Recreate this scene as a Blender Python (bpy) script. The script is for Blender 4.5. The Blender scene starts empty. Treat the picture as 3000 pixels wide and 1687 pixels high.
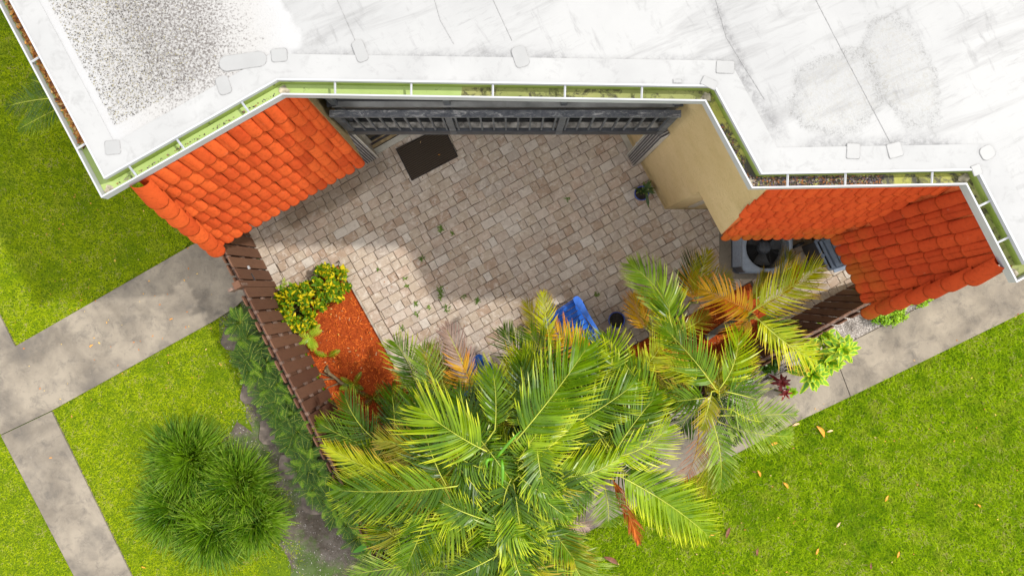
import bpy, math, random
import numpy as np
from mathutils import Vector, Matrix

# ------------------------------------------------------------------ camera, sky, sun, exposure
SC = bpy.context.scene
H = 12.0                                   # the drone's height above the ground
cam = bpy.data.cameras.new('camera'); camo = bpy.data.objects.new('camera', cam)
SC.collection.objects.link(camo); camo.location = (0, 0, H)
cam.sensor_width = 36; cam.lens = 28.8; cam.clip_end = 500; cam.clip_start = .1
SC.camera = camo
SUN = Vector((.702, .23, 1.0)).normalized()
el = math.asin(SUN.z); az = math.atan2(SUN.x, SUN.y)
w = bpy.data.worlds.new('World'); SC.world = w; w.use_nodes = True
nt = w.node_tree; nt.nodes.clear()
sky = nt.nodes.new('ShaderNodeTexSky'); sky.sky_type = 'NISHITA'; sky.sun_disc = False
sky.sun_elevation = el; sky.sun_rotation = az; sky.dust_density = 2.5; sky.air_density = 1.0
hs = nt.nodes.new('ShaderNodeHueSaturation'); hs.inputs['Saturation'].default_value = .40
bg = nt.nodes.new('ShaderNodeBackground'); bg.inputs['Strength'].default_value = .15
ow = nt.nodes.new('ShaderNodeOutputWorld')
# even white cloud mixed into the sky, added to lift the shade
cl = nt.nodes.new('ShaderNodeMix'); cl.data_type = 'RGBA'; cl.inputs[0].default_value = .55; cl.inputs[7].default_value = (13.0, 12.8, 12.5, 1)
nt.links.new(hs.outputs[0], cl.inputs[6]); nt.links.new(sky.outputs[0], hs.inputs['Color']); nt.links.new(cl.outputs[2], bg.inputs['Color']); nt.links.new(bg.outputs[0], ow.inputs[0])
sl = bpy.data.lights.new('sun', 'SUN'); sl.energy = 2.5; sl.angle = math.radians(1.4); sl.color = (1, .955, .88)
so = bpy.data.objects.new('sun', sl); SC.collection.objects.link(so)
so.rotation_euler = SUN.to_track_quat('Z', 'Y').to_euler(); so.location = (20, 6, 28)
SC.view_settings.view_transform = 'Standard'; SC.view_settings.look = 'None'
SC.view_settings.exposure = 0.38; SC.view_settings.gamma = 1; SC.view_settings.use_curve_mapping = False

random.seed(7); RNG = np.random.default_rng(7)
C = SC.collection.objects
D = 1.1646                                  # survey sheet units used for plants -> photo pixels

def P(px, py, z=0.0):                       # surveyed plan position of something of height z
    s = (H - z) / 2400.0
    return Vector(((px - 1500) * s, (843.5 - py) * s, z))
def Q(dx, dy, z=0.0): return P(dx * D, dy * D, z)

# ------------------------------------------------------------------ object helpers
WL = {}
def tag(o, label=None, cat=None, group=None, kind=None):
    if label: o['label'] = label
    if cat: o['category'] = cat
    if group: o['group'] = group
    if kind: o['kind'] = kind
    return o
def empty(name, loc, label=None, cat=None, group=None):
    o = bpy.data.objects.new(name, None); C.link(o); o.location = loc; o.empty_display_size = .1
    WL[o] = Vector(loc); return tag(o, label, cat, group)
def place(o, parent, wloc):
    WL[o] = Vector(wloc)
    if parent is not None:
        o.parent = parent; o.location = Vector(wloc) - WL[parent]
    else: o.location = wloc
def mesh(name, V, polys, mat, parent=None, uv=None, rnd=None, smooth=False, midx=None, origin=None):
    """V world verts; polys: list of int arrays (n,k) or a plain list of index lists; uv / rnd per vertex"""
    V = np.asarray(V, dtype=np.float64).reshape(-1, 3)
    if len(V) == 0: return None
    if origin is None:
        mn, mx = V.min(0), V.max(0); origin = Vector(((mn[0]+mx[0])/2, (mn[1]+mx[1])/2, mn[2]))
    L = (V - np.array(origin)).astype(np.float32)
    me = bpy.data.meshes.new(name)
    if isinstance(polys, list) and len(polys) and not isinstance(polys[0], np.ndarray):
        flat = np.array([i for f in polys for i in f], dtype=np.int32)
        tot = np.array([len(f) for f in polys], dtype=np.int32)
    else:
        flat = np.concatenate([p.reshape(-1) for p in polys]).astype(np.int32)
        tot = np.concatenate([np.full(len(p), p.shape[1]) for p in polys]).astype(np.int32)
    me.vertices.add(len(V)); me.vertices.foreach_set('co', L.reshape(-1))
    me.loops.add(len(flat)); me.loops.foreach_set('vertex_index', flat)
    me.polygons.add(len(tot)); st = np.concatenate([[0], np.cumsum(tot)[:-1]]).astype(np.int32)
    me.polygons.foreach_set('loop_start', st)
    me.polygons.foreach_set('use_smooth', np.full(len(tot), bool(smooth)))
    if uv is not None:
        ul = me.uv_layers.new(name='UVMap'); ul.data.foreach_set('uv', np.asarray(uv, dtype=np.float32)[flat].reshape(-1))
    if rnd is not None:
        at = me.attributes.new('rnd', 'FLOAT', 'POINT'); at.data.foreach_set('value', np.asarray(rnd, dtype=np.float32))
    ms = mat if isinstance(mat, (list, tuple)) else [mat]
    for m in ms: me.materials.append(m)
    if midx is not None: me.polygons.foreach_set('material_index', np.asarray(midx, dtype=np.int32))
    me.update(calc_edges=True); me.validate()
    o = bpy.data.objects.new(name, me); C.link(o); place(o, parent, origin)
    return o
def inst(src, parent, M, name=None):
    o = bpy.data.objects.new(name or src.name.split('.')[0], src.data); C.link(o)
    if parent is not None:
        o.parent = parent; o.matrix_local = Matrix.Translation(-WL[parent]) @ M
    else: o.matrix_local = M
    WL[o] = M.translation.copy(); return o

class G:                                    # collects shapes into one mesh
    def __init__(s): s.V = []; s.F = []
    def add(s, V, F):
        k = len(s.V); s.V += [Vector(v) for v in V]; s.F += [[i + k for i in f] for f in F]; return s
    def box(s, c, u, v, w_):                # centre, three half-axes
        c, u, v, w_ = map(Vector, (c, u, v, w_)); vs = []
        for a in (-1, 1):
            for b in (-1, 1):
                for d in (-1, 1): vs.append(c + a*u + b*v + d*w_)
        F = [[0,1,3,2],[4,6,7,5],[0,4,5,1],[2,3,7,6],[0,2,6,4],[1,5,7,3]]
        if u.cross(v).dot(w_) < 0: F = [f[::-1] for f in F]
        return s.add(vs, F)
    def beam(s, a, b, wd, ht, up=(0,0,1)):  # bar from a to b
        a, b = Vector(a), Vector(b); d = b - a; up = Vector(up)
        sd = d.cross(up)
        if sd.length < 1e-6: sd = d.cross(Vector((1,0,0)))
        sd.normalize(); u2 = sd.cross(d).normalized()
        return s.box((a+b)/2, d/2, sd*wd/2, u2*ht/2)
    def prism(s, poly, z0, z1):
        poly = [Vector((p[0], p[1])) for p in poly]
        A = sum(poly[i].x*poly[(i+1)%len(poly)].y - poly[(i+1)%len(poly)].x*poly[i].y for i in range(len(poly)))
        if A < 0: poly = poly[::-1]
        n = len(poly)
        return s.add([(p.x, p.y, z0) for p in poly] + [(p.x, p.y, z1) for p in poly],
              [list(range(n))[::-1], list(range(n, 2*n))] + [[i, (i+1)%n, n+(i+1)%n, n+i] for i in range(n)])
    def tube(s, pts, rad, n=6):
        pts = [Vector(p) for p in pts]; k0 = len(s.V); m = len(pts)
        if not isinstance(rad, (list, tuple)): rad = [rad]*m
        ref = None
        for i, p in enumerate(pts):
            d = (pts[min(i+1, m-1)] - pts[max(i-1, 0)]).normalized()
            if ref is None: ref = d.orthogonal().normalized()
            ref = (ref - d*ref.dot(d)).normalized(); b = d.cross(ref)
            for j in range(n):
                a = 2*math.pi*j/n; s.V.append(p + (ref*math.cos(a) + b*math.sin(a))*rad[i])
        for i in range(m-1):
            for j in range(n):
                s.F.append([k0+i*n+j, k0+i*n+(j+1)%n, k0+(i+1)*n+(j+1)%n, k0+(i+1)*n+j])
        s.F.append([k0+j for j in range(n)][::-1]); s.F.append([k0+(m-1)*n+j for j in range(n)])
        return s
    def lathe(s, c, prof, n=24):
        c = Vector(c); k0 = len(s.V); m = len(prof)
        for r, z in prof:
            for j in range(n):
                a = 2*math.pi*j/n; s.V.append(c + Vector((r*math.cos(a), r*math.sin(a), z)))
        for i in range(m-1):
            for j in range(n):
                s.F.append([k0+i*n+j, k0+i*n+(j+1)%n, k0+(i+1)*n+(j+1)%n, k0+(i+1)*n+j])
        return s
    def build(s, name, mat, parent=None, smooth=False, **k):
        return mesh(name, [tuple(v) for v in s.V], s.F, mat, parent, smooth=smooth, **k)

# ------------------------------------------------------------------ material helpers
def col(c): return (c[0], c[1], c[2], 1.0)
class NT:
    def __init__(s, name):
        s.m = bpy.data.materials.new(name); s.m.use_nodes = True; s.t = s.m.node_tree; s.t.nodes.clear()
        s.out = s.t.nodes.new('ShaderNodeOutputMaterial'); s.g = s.t.nodes.new('ShaderNodeNewGeometry')
        s.pos = s.g.outputs['Position']
    def n(s, ty, ins=None, **pr):
        nd = s.t.nodes.new(ty)
        for k, v in pr.items(): setattr(nd, k, v)
        for k, v in (ins or {}).items(): s.set(nd.inputs[k], v)
        return nd
    def set(s, i, v):
        if isinstance(v, bpy.types.NodeSocket): s.t.links.new(v, i)
        else: i.default_value = v
    def noise(s, scale, detail=4, rough=.55, vec=None, dist=0):
        return s.n('ShaderNodeTexNoise', {'Vector': vec or s.pos, 'Scale': scale, 'Detail': detail, 'Roughness': rough, 'Distortion': dist}).outputs['Fac']
    def map(s, v, a, b, c=0., d=1.):
        return s.n('ShaderNodeMapRange', {'Value': v, 'From Min': a, 'From Max': b, 'To Min': c, 'To Max': d}).outputs[0]
    def math(s, op, a, b=0., c=0.):
        nd = s.n('ShaderNodeMath', operation=op); s.set(nd.inputs[0], a); s.set(nd.inputs[1], b); s.set(nd.inputs[2], c); return nd.outputs[0]
    def mix(s, a, b, f):
        nd = s.n('ShaderNodeMix', data_type='RGBA'); s.set(nd.inputs[0], f)
        s.set(nd.inputs[6], col(a) if isinstance(a, tuple) else a); s.set(nd.inputs[7], col(b) if isinstance(b, tuple) else b); return nd.outputs[2]
    def mul(s, a, f):                       # colour times a value
        nd = s.n('ShaderNodeVectorMath', operation='SCALE'); s.set(nd.inputs[0], a); s.set(nd.inputs['Scale'], f); return nd.outputs[0]
    def sx(s, scale, rot=0., loc=(0,0,0)):
        nd = s.n('ShaderNodeMapping', {'Vector': s.pos, 'Location': loc, 'Rotation': (0, 0, rot)}); return s.n('ShaderNodeMapping', {'Vector': nd.outputs[0], 'Scale': scale}).outputs[0]
    def xyz(s, v=None):
        nd = s.n('ShaderNodeSeparateXYZ', {0: v or s.pos}); return nd.outputs
    def blob(s, x, y, rx, ry, rot=0, amp=.35, nsc=3.0):   # ragged ellipse mask, 1 inside .. 0 outside
        c, si = math.cos(rot), math.sin(rot); X, Y, _ = s.xyz()
        dx = s.math('SUBTRACT', X, x); dy = s.math('SUBTRACT', Y, y)
        a = s.math('DIVIDE', s.math('ADD', s.math('MULTIPLY', dx, c), s.math('MULTIPLY', dy, si)), rx)
        b = s.math('DIVIDE', s.math('SUBTRACT', s.math('MULTIPLY', dy, c), s.math('MULTIPLY', dx, si)), ry)
        r = s.math('SQRT', s.math('ADD', s.math('MULTIPLY', a, a), s.math('MULTIPLY', b, b)))
        return s.math('ADD', s.math('SUBTRACT', 1.0, r), s.math('MULTIPLY', s.math('SUBTRACT', s.noise(nsc, 5, .65), .5), amp*2))
    def bump(s, h, strength=.4, dist=.01):
        return s.n('ShaderNodeBump', {'Height': h, 'Strength': strength, 'Distance': dist}).outputs[0]
    def done(s, c, rough=.7, spec=.35, normal=None, metal=0., trans=0., alpha=None):
        b = s.n('ShaderNodeBsdfPrincipled', {'Base Color': col(c) if isinstance(c, tuple) else c, 'Roughness': rough, 'Specular IOR Level': spec, 'Metallic': metal})
        if normal is not None: s.set(b.inputs['Normal'], normal)
        if alpha is not None: s.set(b.inputs['Alpha'], alpha)
        o = b.outputs[0]
        if trans:
            t = s.n('ShaderNodeBsdfTranslucent', {'Color': col(c) if isinstance(c, tuple) else c})
            o = s.n('ShaderNodeMixShader', {0: trans, 1: o, 2: t.outputs[0]}).outputs[0]
        s.t.links.new(o, s.out.inputs[0]); return s.m
def rnd_(s): return s.n('ShaderNodeAttribute', attribute_name='rnd').outputs['Fac']
def plain(name, c, rough=.5, var=.12, scale=8, bump=.1, bscale=60, spec=.4, metal=0.):
    s = NT(name); f = s.noise(scale, 5)
    c1 = s.mix(tuple(x*(1-var*1.6) for x in c), tuple(min(1, x*(1+var*1.2)) for x in c), s.map(f, .3, .7))
    return s.done(c1, rough, spec, s.bump(s.noise(bscale, 3), bump, .004), metal)
def leafmat(name, dark, light, tip=None, tip0=.6, edge=None, rough=.32, trans=.14, spec=.27, patch=None):
    s = NT(name); r = rnd_(s)
    uvn = s.n('ShaderNodeUVMap'); u, v, _ = s.xyz(uvn.outputs[0])
    c = s.mix(dark, light, s.math('ADD', s.math('MULTIPLY', r, .55), s.map(s.noise(3.0, 3), .38, .62, 0, .45)))
    if edge:
        e = s.math('ABSOLUTE', s.math('SUBTRACT', v, .5)); e = s.math('ADD', e, s.map(s.noise(30, 2), .3, .7, -.12, .12))
        c = s.mix(c, edge, s.map(e, .2, .34))
    if tip: c = s.mix(c, tip, s.map(s.math('ADD', u, s.math('MULTIPLY', r, .2)), tip0, 1.1))
    return s.done(c, rough, spec, None, 0, trans)

# ------------------------------------------------------------------ materials
m_white = plain('white_paint', (.42, .43, .45), .45, .05, 5, .05)
m_zinc = plain('galvanised_metal', (.40, .42, .46), .4, .15, 30, .1, metal=.3)
m_black = plain('black_paint', (.04, .043, .05), .5, .3, 12, .15)
m_blackpost = plain('grey_black_paint', (.09, .095, .105), .55, .3, 9, .2)
m_cream = plain('cream_aluminium', (.50, .47, .40), .5, .12, 9, .1)
m_slat = plain('shutter_slat', (.50, .48, .46), .45, .2, 14, .1)
m_slatd = plain('shutter_slat_dark', (.09, .08, .085), .5, .2, 14, .1)
m_tan = plain('tan_track', (.40, .29, .15), .5, .2, 14, .1)
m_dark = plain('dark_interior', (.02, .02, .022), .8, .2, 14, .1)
m_blue = plain('blue_plastic', (.012, .14, .66), .42, .08, 20, .08, spec=.5)
m_pot = plain('blue_glaze', (.04, .07, .30), .2, .2, 10, .05, spec=.6)
m_cond = plain('condenser_shell', (.25, .30, .38), .45, .08, 20, .06)
m_condd = plain('condenser_side', (.075, .085, .105), .5, .15, 20, .06)
m_cart = plain('cart_plastic', (.14, .18, .25), .5, .1, 20, .06)
m_cartd = plain('cart_body_plastic', (.035, .04, .05), .5, .1, 20, .06)
m_bark = plain('palm_stem', (.16, .17, .06), .6, .4, 9, .3)
m_rachis = plain('rachis', (.42, .46, .05), .45, .15, 9, .05)
m_rachiso = plain('rachis_orange', (.50, .22, .03), .5, .2, 9, .05)
m_root = plain('root_wood', (.20, .15, .08), .8, .4, 14, .6, 30)
m_stone = plain('stone_flag', (.13, .105, .085), .9, .4, 8, .6, 40)
m_plank = plain('grey_plank', (.20, .20, .18), .8, .3, 12, .4, 50)
m_edging = plain('edging_concrete', (.42, .37, .30), .85, .25, 12, .4, 60)

def stucco():
    s = NT('stucco'); f = s.noise(1.3, 6, .6); f2 = s.noise(9, 5, .7)
    c = s.mix((.60, .445, .22), (.70, .54, .30), s.map(f, .3, .7))
    c = s.mix(c, (.50, .37, .17), s.map(f2, .5, .8, 0, .55))
    b = s.blob(2.45, 1.35, .2, .13, .3, .5, 6)
    c = s.mix(c, (.42, .30, .10), s.map(b, 0, .5, 0, .5))
    X, Y, Z = s.xyz(); c = s.mix(c, (.27, .20, .09), s.math('MULTIPLY', s.map(Z, .0, .5, 1, 0), s.map(s.noise(5, 4), .35, .65)))
    h = s.math('ADD', s.noise(110, 4, .7), s.math('MULTIPLY', s.noise(35, 3), .8))
    c = s.mix(c, (.42, .30, .14), s.map(s.noise(75, 4, .8), .55, .75, 0, .5))
    return s.done(c, .9, .1, s.bump(h, 1.0, .010))
m_stucco = stucco()

def tilemat(name, a, b, stain=(.10,.03,.015), st=.62, olive=0.):
    s = NT(name); oi = s.n('ShaderNodeObjectInfo').outputs['Random']
    c = s.mix(a, b, s.math('ADD', s.math('MULTIPLY', oi, .7), s.map(s.noise(4, 4), .3, .7, 0, .3)))
    c = s.mix(c, tuple(x*.45 for x in a), s.map(s.noise(22, 6, .78), .50, .74, 0, .6))
    c = s.mix(c, (.55, .30, .20), s.map(s.noise(9, 7, .8, vec=s.sx((1, 1, 1), 0, (9, 4, 2))), .62, .74, 0, .45))
    c = s.mix(c, stain, s.map(s.noise(6.5, 5, .72, dist=1.2), st, st+.05, 0, .75))
    if olive:
        Z = s.xyz()[2]; k = s.math('MULTIPLY', s.map(Z, 2.2, 3.0, 1, 0), s.map(s.noise(3, 4), .35, .6, 0, olive)); c = s.mix(c, (.28, .12, .015), k)
    return s.done(c, .8, .08, s.bump(s.math('ADD', s.noise(170, 3, .7), s.noise(40, 4, .7)), .6, .005))
m_tile = tilemat('roof_tile_orange', (.50, .064, .016), (.74, .128, .028), st=.70)
m_tiler = tilemat('roof_tile_red', (.50, .058, .016), (.64, .090, .022), st=.69, olive=.6)
m_tiler2 = tilemat('roof_tile_dark_red', (.34, .038, .012), (.46, .060, .016), st=.70, olive=.5)
m_mortar = tilemat('tile_mortar', (.60, .12, .04), (.66, .17, .05))

def membrane():
    s = NT('roof_membrane')
    base = s.mix((.31, .313, .317), (.36, .363, .365), s.map(s.noise(.8, 5, .6), .3, .6))
    st = s.noise(1.0, 7, .68, vec=s.sx((.9, 5.5, 1), math.radians(-24)), dist=.6)
    base = s.mix(base, (.19, .19, .19), s.map(st, .50, .74, 0, .65))
    st2 = s.noise(2.5, 8, .75, vec=s.sx((.8, 3, 1), math.radians(62)), dist=.4)
    base = s.mix(base, (.15, .15, .15), s.map(st2, .56, .76, 0, .6))
    st3 = s.noise(3.2, 8, .8, vec=s.sx((1.0, 7, 1), math.radians(-27)), dist=.3)
    base = s.mix(base, (.17, .17, .168), s.math('MULTIPLY', s.map(st3, .54, .72, 0, .6), s.map(s.noise(.7, 3), .42, .6)))
    # worn coating at the left, showing the speckled old surface
    g = s.blob(-3.12, 2.55, 1.02, 2.1, .42, .24, 2.2)
    sp = s.noise(46, 5, .75); sp2 = s.noise(90, 3, .7)
    core = s.map(s.math('SUBTRACT', s.math('ADD', g, s.math('MULTIPLY', s.noise(2.6, 5), .5)), .5), 0, .4)
    spk = s.mix((.10, .088, .08), (.37, .365, .36), s.map(s.math('ADD', sp, s.math('MULTIPLY', s.math('SUBTRACT', 1.0, core), .16)), .42, .60))
    spk = s.mix(spk, (.38, .34, .20), s.map(sp2, .66, .72, 0, .6))
    e = s.map(g, -.02, .04)
    base = s.mix(base, (.385, .388, .395), s.math('MULTIPLY', e, .9))
    base = s.mix(base, spk, s.math('MULTIPLY', s.map(g, .08, .34), .92))
    # crazed thick coating patches right of centre
    h = None
    for a in ((2.88, 1.72, .42, .36, .5), (3.45, 1.92, .27, .55, .42), (5.05, 1.15, .3, .5, 0)):
        b = s.blob(*a, .42, 5.5)
        ring = s.math('MULTIPLY', s.map(b, -.12, .02), s.map(b, .02, .3, 1, 0))
        crack = s.map(s.noise(26, 6, .8, dist=1.5), .50, .58)
        base = s.mix(base, (.17, .17, .165), s.math('MULTIPLY', ring, s.map(crack, 0, 1, .15, .7)))
        base = s.mix(base, (.30, .285, .24), s.math('MULTIPLY', s.map(b, .1, .3), s.math('MULTIPLY', crack, .35)))
        m = s.map(b, 0, .15); h = m if h is None else s.math('MAXIMUM', h, m)
    # mould running along the inner edge of the flashing
    X, Y, _ = s.xyz()
    for (x0, y0, x1, y1, wd) in ((-2.05, 2.02, .55, 2.02, .05), (.2, 1.96, 1.95, 1.99, .05), (2.55, 1.24, 4.0, 1.27, .06), (1.95, 2.0, 2.42, 1.25, .05), (1.75,2.6,2.15,1.75,.03)):
        L = math.hypot(x1-x0, y1-y0); ux, uy = (x1-x0)/L, (y1-y0)/L
        dx = s.math('SUBTRACT', X, x0); dy = s.math('SUBTRACT', Y, y0)
        a = s.math('ADD', s.math('MULTIPLY', dx, ux), s.math('MULTIPLY', dy, uy))
        d = s.math('ABSOLUTE', s.math('ADD', s.math('SUBTRACT', s.math('MULTIPLY', dy, ux), s.math('MULTIPLY', dx, uy)), s.map(s.noise(3, 4), 0, 1, -.07, .07)))
        k = s.math('MULTIPLY', s.map(d, 0, wd*2.2, 1, 0), s.math('MULTIPLY', s.map(a, -.05, .15), s.map(a, L-.15, L+.05, 1, 0)))
        base = s.mix(base, (.16, .16, .165), s.math('MULTIPLY', k, s.map(s.noise(17, 7, .8), .42, .62, .15, .85)))
    bp = s.math('ADD', s.math('MULTIPLY', s.noise(60, 4, .7), s.map(g, 0, .3, .15, 1)), s.math('MULTIPLY', s.noise(30, 5, .75), s.math('MULTIPLY', h, 1.0)))
    return s.done(base, .6, .25, s.bump(bp, .5, .012))
m_roof = membrane()
def flashing():
    s = NT('roof_flashing'); c = s.mix((.33, .333, .336), (.372, .375, .377), s.map(s.noise(1.5, 4), .35, .65))
    c = s.mix(c, (.22, .22, .22), s.map(s.noise(7, 7, .75, dist=.5), .52, .76, 0, .6))
    return s.done(c, .6, .2, s.bump(s.noise(20, 3), .1, .004))
m_flash = flashing()
m_patch = plain('membrane_patch', (.305, .308, .31), .5, .03, 5, .08)
m_rim = plain('sealant', (.28, .28, .28), .7, .2, 30, .1)

def guttermat(name, a, b, dk, amt, sc=6):
    s = NT(name); c = s.mix(a, b, s.map(s.noise(2.5, 3), .35, .65))
    c = s.mix(c, dk, s.map(s.noise(sc, 7, .78, dist=.6), .70-amt*.4, .76-amt*.32, 0, .93))
    return s.done(c, .6, .3, s.bump(s.noise(70, 3), .2, .003))
m_gclean = guttermat('gutter_green', (.30, .40, .12), (.38, .48, .17), (.10, .13, .05), .30)
m_gmoss = guttermat('gutter_moss', (.22, .25, .07), (.31, .31, .11), (.045, .04, .02), .52, 11)
m_gdark = guttermat('gutter_dark', (.34, .34, .06), (.42, .40, .10), (.035, .032, .035), .62, 5)
m_gfascia = guttermat('fascia_green', (.22, .30, .05), (.30, .38, .09), (.05, .06, .02), .3, 9)

def pavermat():
    s = NT('paver'); r = rnd_(s)
    rr = s.n('ShaderNodeValToRGB', {0: r}); cr = rr.color_ramp
    cols = [(0, (.36, .255, .185)), (.2, (.44, .36, .28)), (.4, (.47, .385, .305)), (.6, (.42, .355, .30)), (.8, (.46, .35, .27)), (1, (.55, .50, .44))]
    for i, (p, c) in enumerate(cols):
        e = cr.elements[i] if i < 2 else cr.elements.new(p)
        e.position = p; e.color = col(c)
    c = rr.outputs[0]
    off = s.math('MULTIPLY', r, 37.0); v = s.n('ShaderNodeVectorMath', {0: s.pos, 1: s.n('ShaderNodeCombineXYZ', {2: off}).outputs[0]}, operation='ADD').outputs[0]
    c = s.mix(c, (.66, .60, .53), s.map(s.noise(13, 7, .75, vec=v, dist=.5), .50, .66, 0, .8))
    c = s.mix(c, (.17, .115, .085), s.map(s.noise(14, 6, .75, vec=v), .52, .74, 0, .65))
    c = s.mix(c, (.19, .14, .10), s.map(s.noise(.9, 5, .6), .56, .74, 0, .45))
    c = s.mix(c, (.10, .07, .045), s.math('MULTIPLY', s.map(s.blob(-2.65, 1.4, 1.3, .28, math.atan2(.495,.869), .35, 5), 0, .4), .55))  # shade under the left eave, painted into the paver colour
    return s.done(c, .85, .25, s.bump(s.noise(60, 5, .75), .5, .005))
m_paver = pavermat()
m_joint = plain('joint_sand', (.17, .13, .095), .95, .35, 14, .4, 90)

def concrete(name, k=1.0, dk=.5):
    s = NT(name)
    c = s.mix(tuple(x*k for x in (.185, .16, .13)), tuple(x*k for x in (.31, .27, .215)), s.map(s.noise(1.7, 7, .62, dist=.4), .36, .62))
    c = s.mix(c, tuple(x*k for x in (.125, .112, .10)), s.map(s.noise(.9, 6, .62, vec=s.sx((1,1,1), 0, (3.3, 1.7, 0))), .5, .66, 0, dk))
    c = s.mix(c, (.09, .082, .076), s.map(s.noise(5, 8, .78, dist=.5), .50, .70, 0, .7))
    c = s.mix(c, (.36, .325, .275), s.map(s.noise(8, 7, .75, dist=.4), .62, .78, 0, .5))
    return s.done(c, .9, .2, s.bump(s.math('ADD', s.noise(120, 4, .75), s.noise(28, 5, .7)), .45, .006))
m_conc = concrete('concrete_path', .92, .8)
m_conc2 = concrete('concrete_walk', 1.0, .35)

def soilmat():
    s = NT('soil')
    c = s.mix((.075, .06, .045), (.19, .165, .14), s.map(s.noise(2.2, 7, .7), .4, .65))
    c = s.mix(c, (.32, .29, .26), s.map(s.noise(34, 6, .8), .60, .74, 0, .7))
    c = s.mix(c, (.05, .04, .025), s.map(s.noise(19, 6, .75), .55, .7, 0, .8))
    c = s.mix(c, (.07, .13, .02), s.map(s.noise(1.6, 6, .7, vec=s.sx((1,1,1), 0, (7, 3, 1))), .46, .56, 0, .75))
    return s.done(c, .95, .15, s.bump(s.noise(45, 6, .8), 1.0, .02))
m_soil = soilmat()
def gravelmat():
    s = NT('gravel_bed')
    v = s.n('ShaderNodeTexVoronoi', {'Vector': s.pos, 'Scale': 60}); c = s.mix((.20, .18, .165), (.55, .50, .46), s.xyz(v.outputs['Color'])[0])
    c = s.mix(c, (.10, .085, .07), s.map(s.noise(3, 5), .48, .62, 0, .75))
    return s.done(c, .95, .15, s.bump(v.outputs['Distance'], .9, .012))
m_gravel = gravelmat()
def lawnmat():
    s = NT('lawn_soil'); c = s.mix((.05, .10, .004), (.17, .25, .010), s.map(s.noise(40, 6, .8), .35, .65))
    c = s.mix(c, (.23, .21, .12), s.map(s.noise(4.5, 7, .75), .62, .72, 0, .7))
    return s.done(c, .95, .1, s.bump(s.noise(90, 4, .8), 1.0, .02))
m_lawn = lawnmat()
def grassmat():
    s = NT('grass_blade'); r = rnd_(s); X = s.xyz()[0]
    a = s.mix((.15, .25, .003), (.50, .59, .010), r)
    b = s.mix((.075, .19, .002), (.44, .60, .008), r)
    side = s.map(s.math('ADD', X, s.map(s.noise(.7, 3), 0, 1, -1, 1)), -1.2, .8)
    c = s.mix(a, b, side)
    c = s.mix(c, (.07, .19, .004), s.map(s.noise(1.1, 6, .65), .50, .68, 0, .5))
    c = s.mix(c, (.42, .45, .05), s.map(s.noise(2.6, 6, .7, vec=s.sx((1,1,1), 0, (5, 2, 0))), .52, .70, 0, .55))
    c = s.mix(c, (.40, .35, .15), s.math('MULTIPLY', s.map(r, .93, .95), .8))
    return s.done(c, .7, .06, None, 0, .35)
m_grass = grassmat()
def mulchmat(k):
    s = NT('mulch'); r = rnd_(s) if k else s.noise(60, 4, .8)
    c = s.mix((.34, .050, .008), (.85, .20, .030), s.map(r, .1, .9)) if k else s.mix((.22, .030, .006), (.52, .095, .014), s.map(r, .35, .65))
    if k: c = s.mix(c, (.62, .40, .22), s.map(r, .965, .97))
    c = s.mix(c, (.22, .035, .008), s.map(s.noise(1.7, 5), .55, .72, 0, .45))
    return s.done(c, .85, .2, s.bump(s.noise(70, 4, .8), .8, .01))
m_mulchbase = mulchmat(0); m_mulch = mulchmat(1)
def boardmat():
    s = NT('fence_board'); oi = s.n('ShaderNodeObjectInfo').outputs['Random']
    c = s.mix((.115, .055, .034), (.175, .09, .055), oi)
    c = s.mix(c, (.075, .038, .026), s.map(s.noise(5, 6, .7, vec=s.sx((5, 5, 1), 0)), .5, .75, 0, .6))
    c = s.mix(c, (.30, .21, .15), s.map(s.noise(26, 6, .8), .66, .74, 0, .6))
    return s.done(c, .8, .2, s.bump(s.noise(50, 5, .75, vec=s.sx((1, 1, .15))), .5, .006))
m_board = boardmat()
m_rail = plain('fence_rail', (.20, .13, .10), .75, .3, 20, .3)
def peel():
    s = NT('peeling_paint'); c = s.mix((.05, .055, .068), (.15, .155, .165), s.map(s.noise(9, 6, .8), .35, .65))
    c = s.mix(c, (.55, .54, .52), s.map(s.noise(13, 8, .82, vec=s.sx((.55, 1.6, 1.6)), dist=.8), .53, .66, 0, .85))
    return s.done(c, .6, .3, s.bump(s.noise(60, 5, .8), .5, .004))
m_peel = peel()
m_peel2 = plain('worn_sill', (.30, .28, .25), .7, .5, 14, .3)
def screenmat():
    s = NT('insect_screen'); c = s.mix((.025, .025, .028), (.055, .055, .06), s.noise(320, 2))
    return s.done(c, .7, .2, None, 0, 0, .8)
m_screen = screenmat()
def matmat():
    s = NT('coir_mat'); X, Y, Z = s.xyz(s.sx((1, 1, 1), math.atan2(-.495, .869)))
    wv = s.math('SINE', s.math('MULTIPLY', Y, 210.0)); f = s.math('ADD', s.math('MULTIPLY', wv, .25), s.noise(150, 4, .8))
    c = s.mix((.032, .024, .018), (.085, .065, .048), s.map(f, .2, .9))
    return s.done(c, .95, .1, s.bump(f, .8, .006))
m_mat = matmat()
def debris(name, cs):
    s = NT(name); r = rnd_(s); rr = s.n('ShaderNodeValToRGB', {0: r}); cr = rr.color_ramp; cr.interpolation = 'CONSTANT'
    for i, c in enumerate(cs):
        e = cr.elements[i] if i < 2 else cr.elements.new(i/len(cs))
        e.position = i/len(cs); e.color = col(c)
    return s.done(rr.outputs[0], .75, .25)
m_dry = debris('dry_leaves', [(.42, .17, .035), (.30, .10, .02), (.55, .27, .07), (.20, .07, .02), (.48, .30, .12), (.10, .04, .02)])
m_muck = debris('gutter_muck', [(.06, .045, .035), (.16, .10, .08), (.03, .028, .03), (.25, .20, .17), (.09, .07, .10), (.30, .12, .04)])
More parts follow.
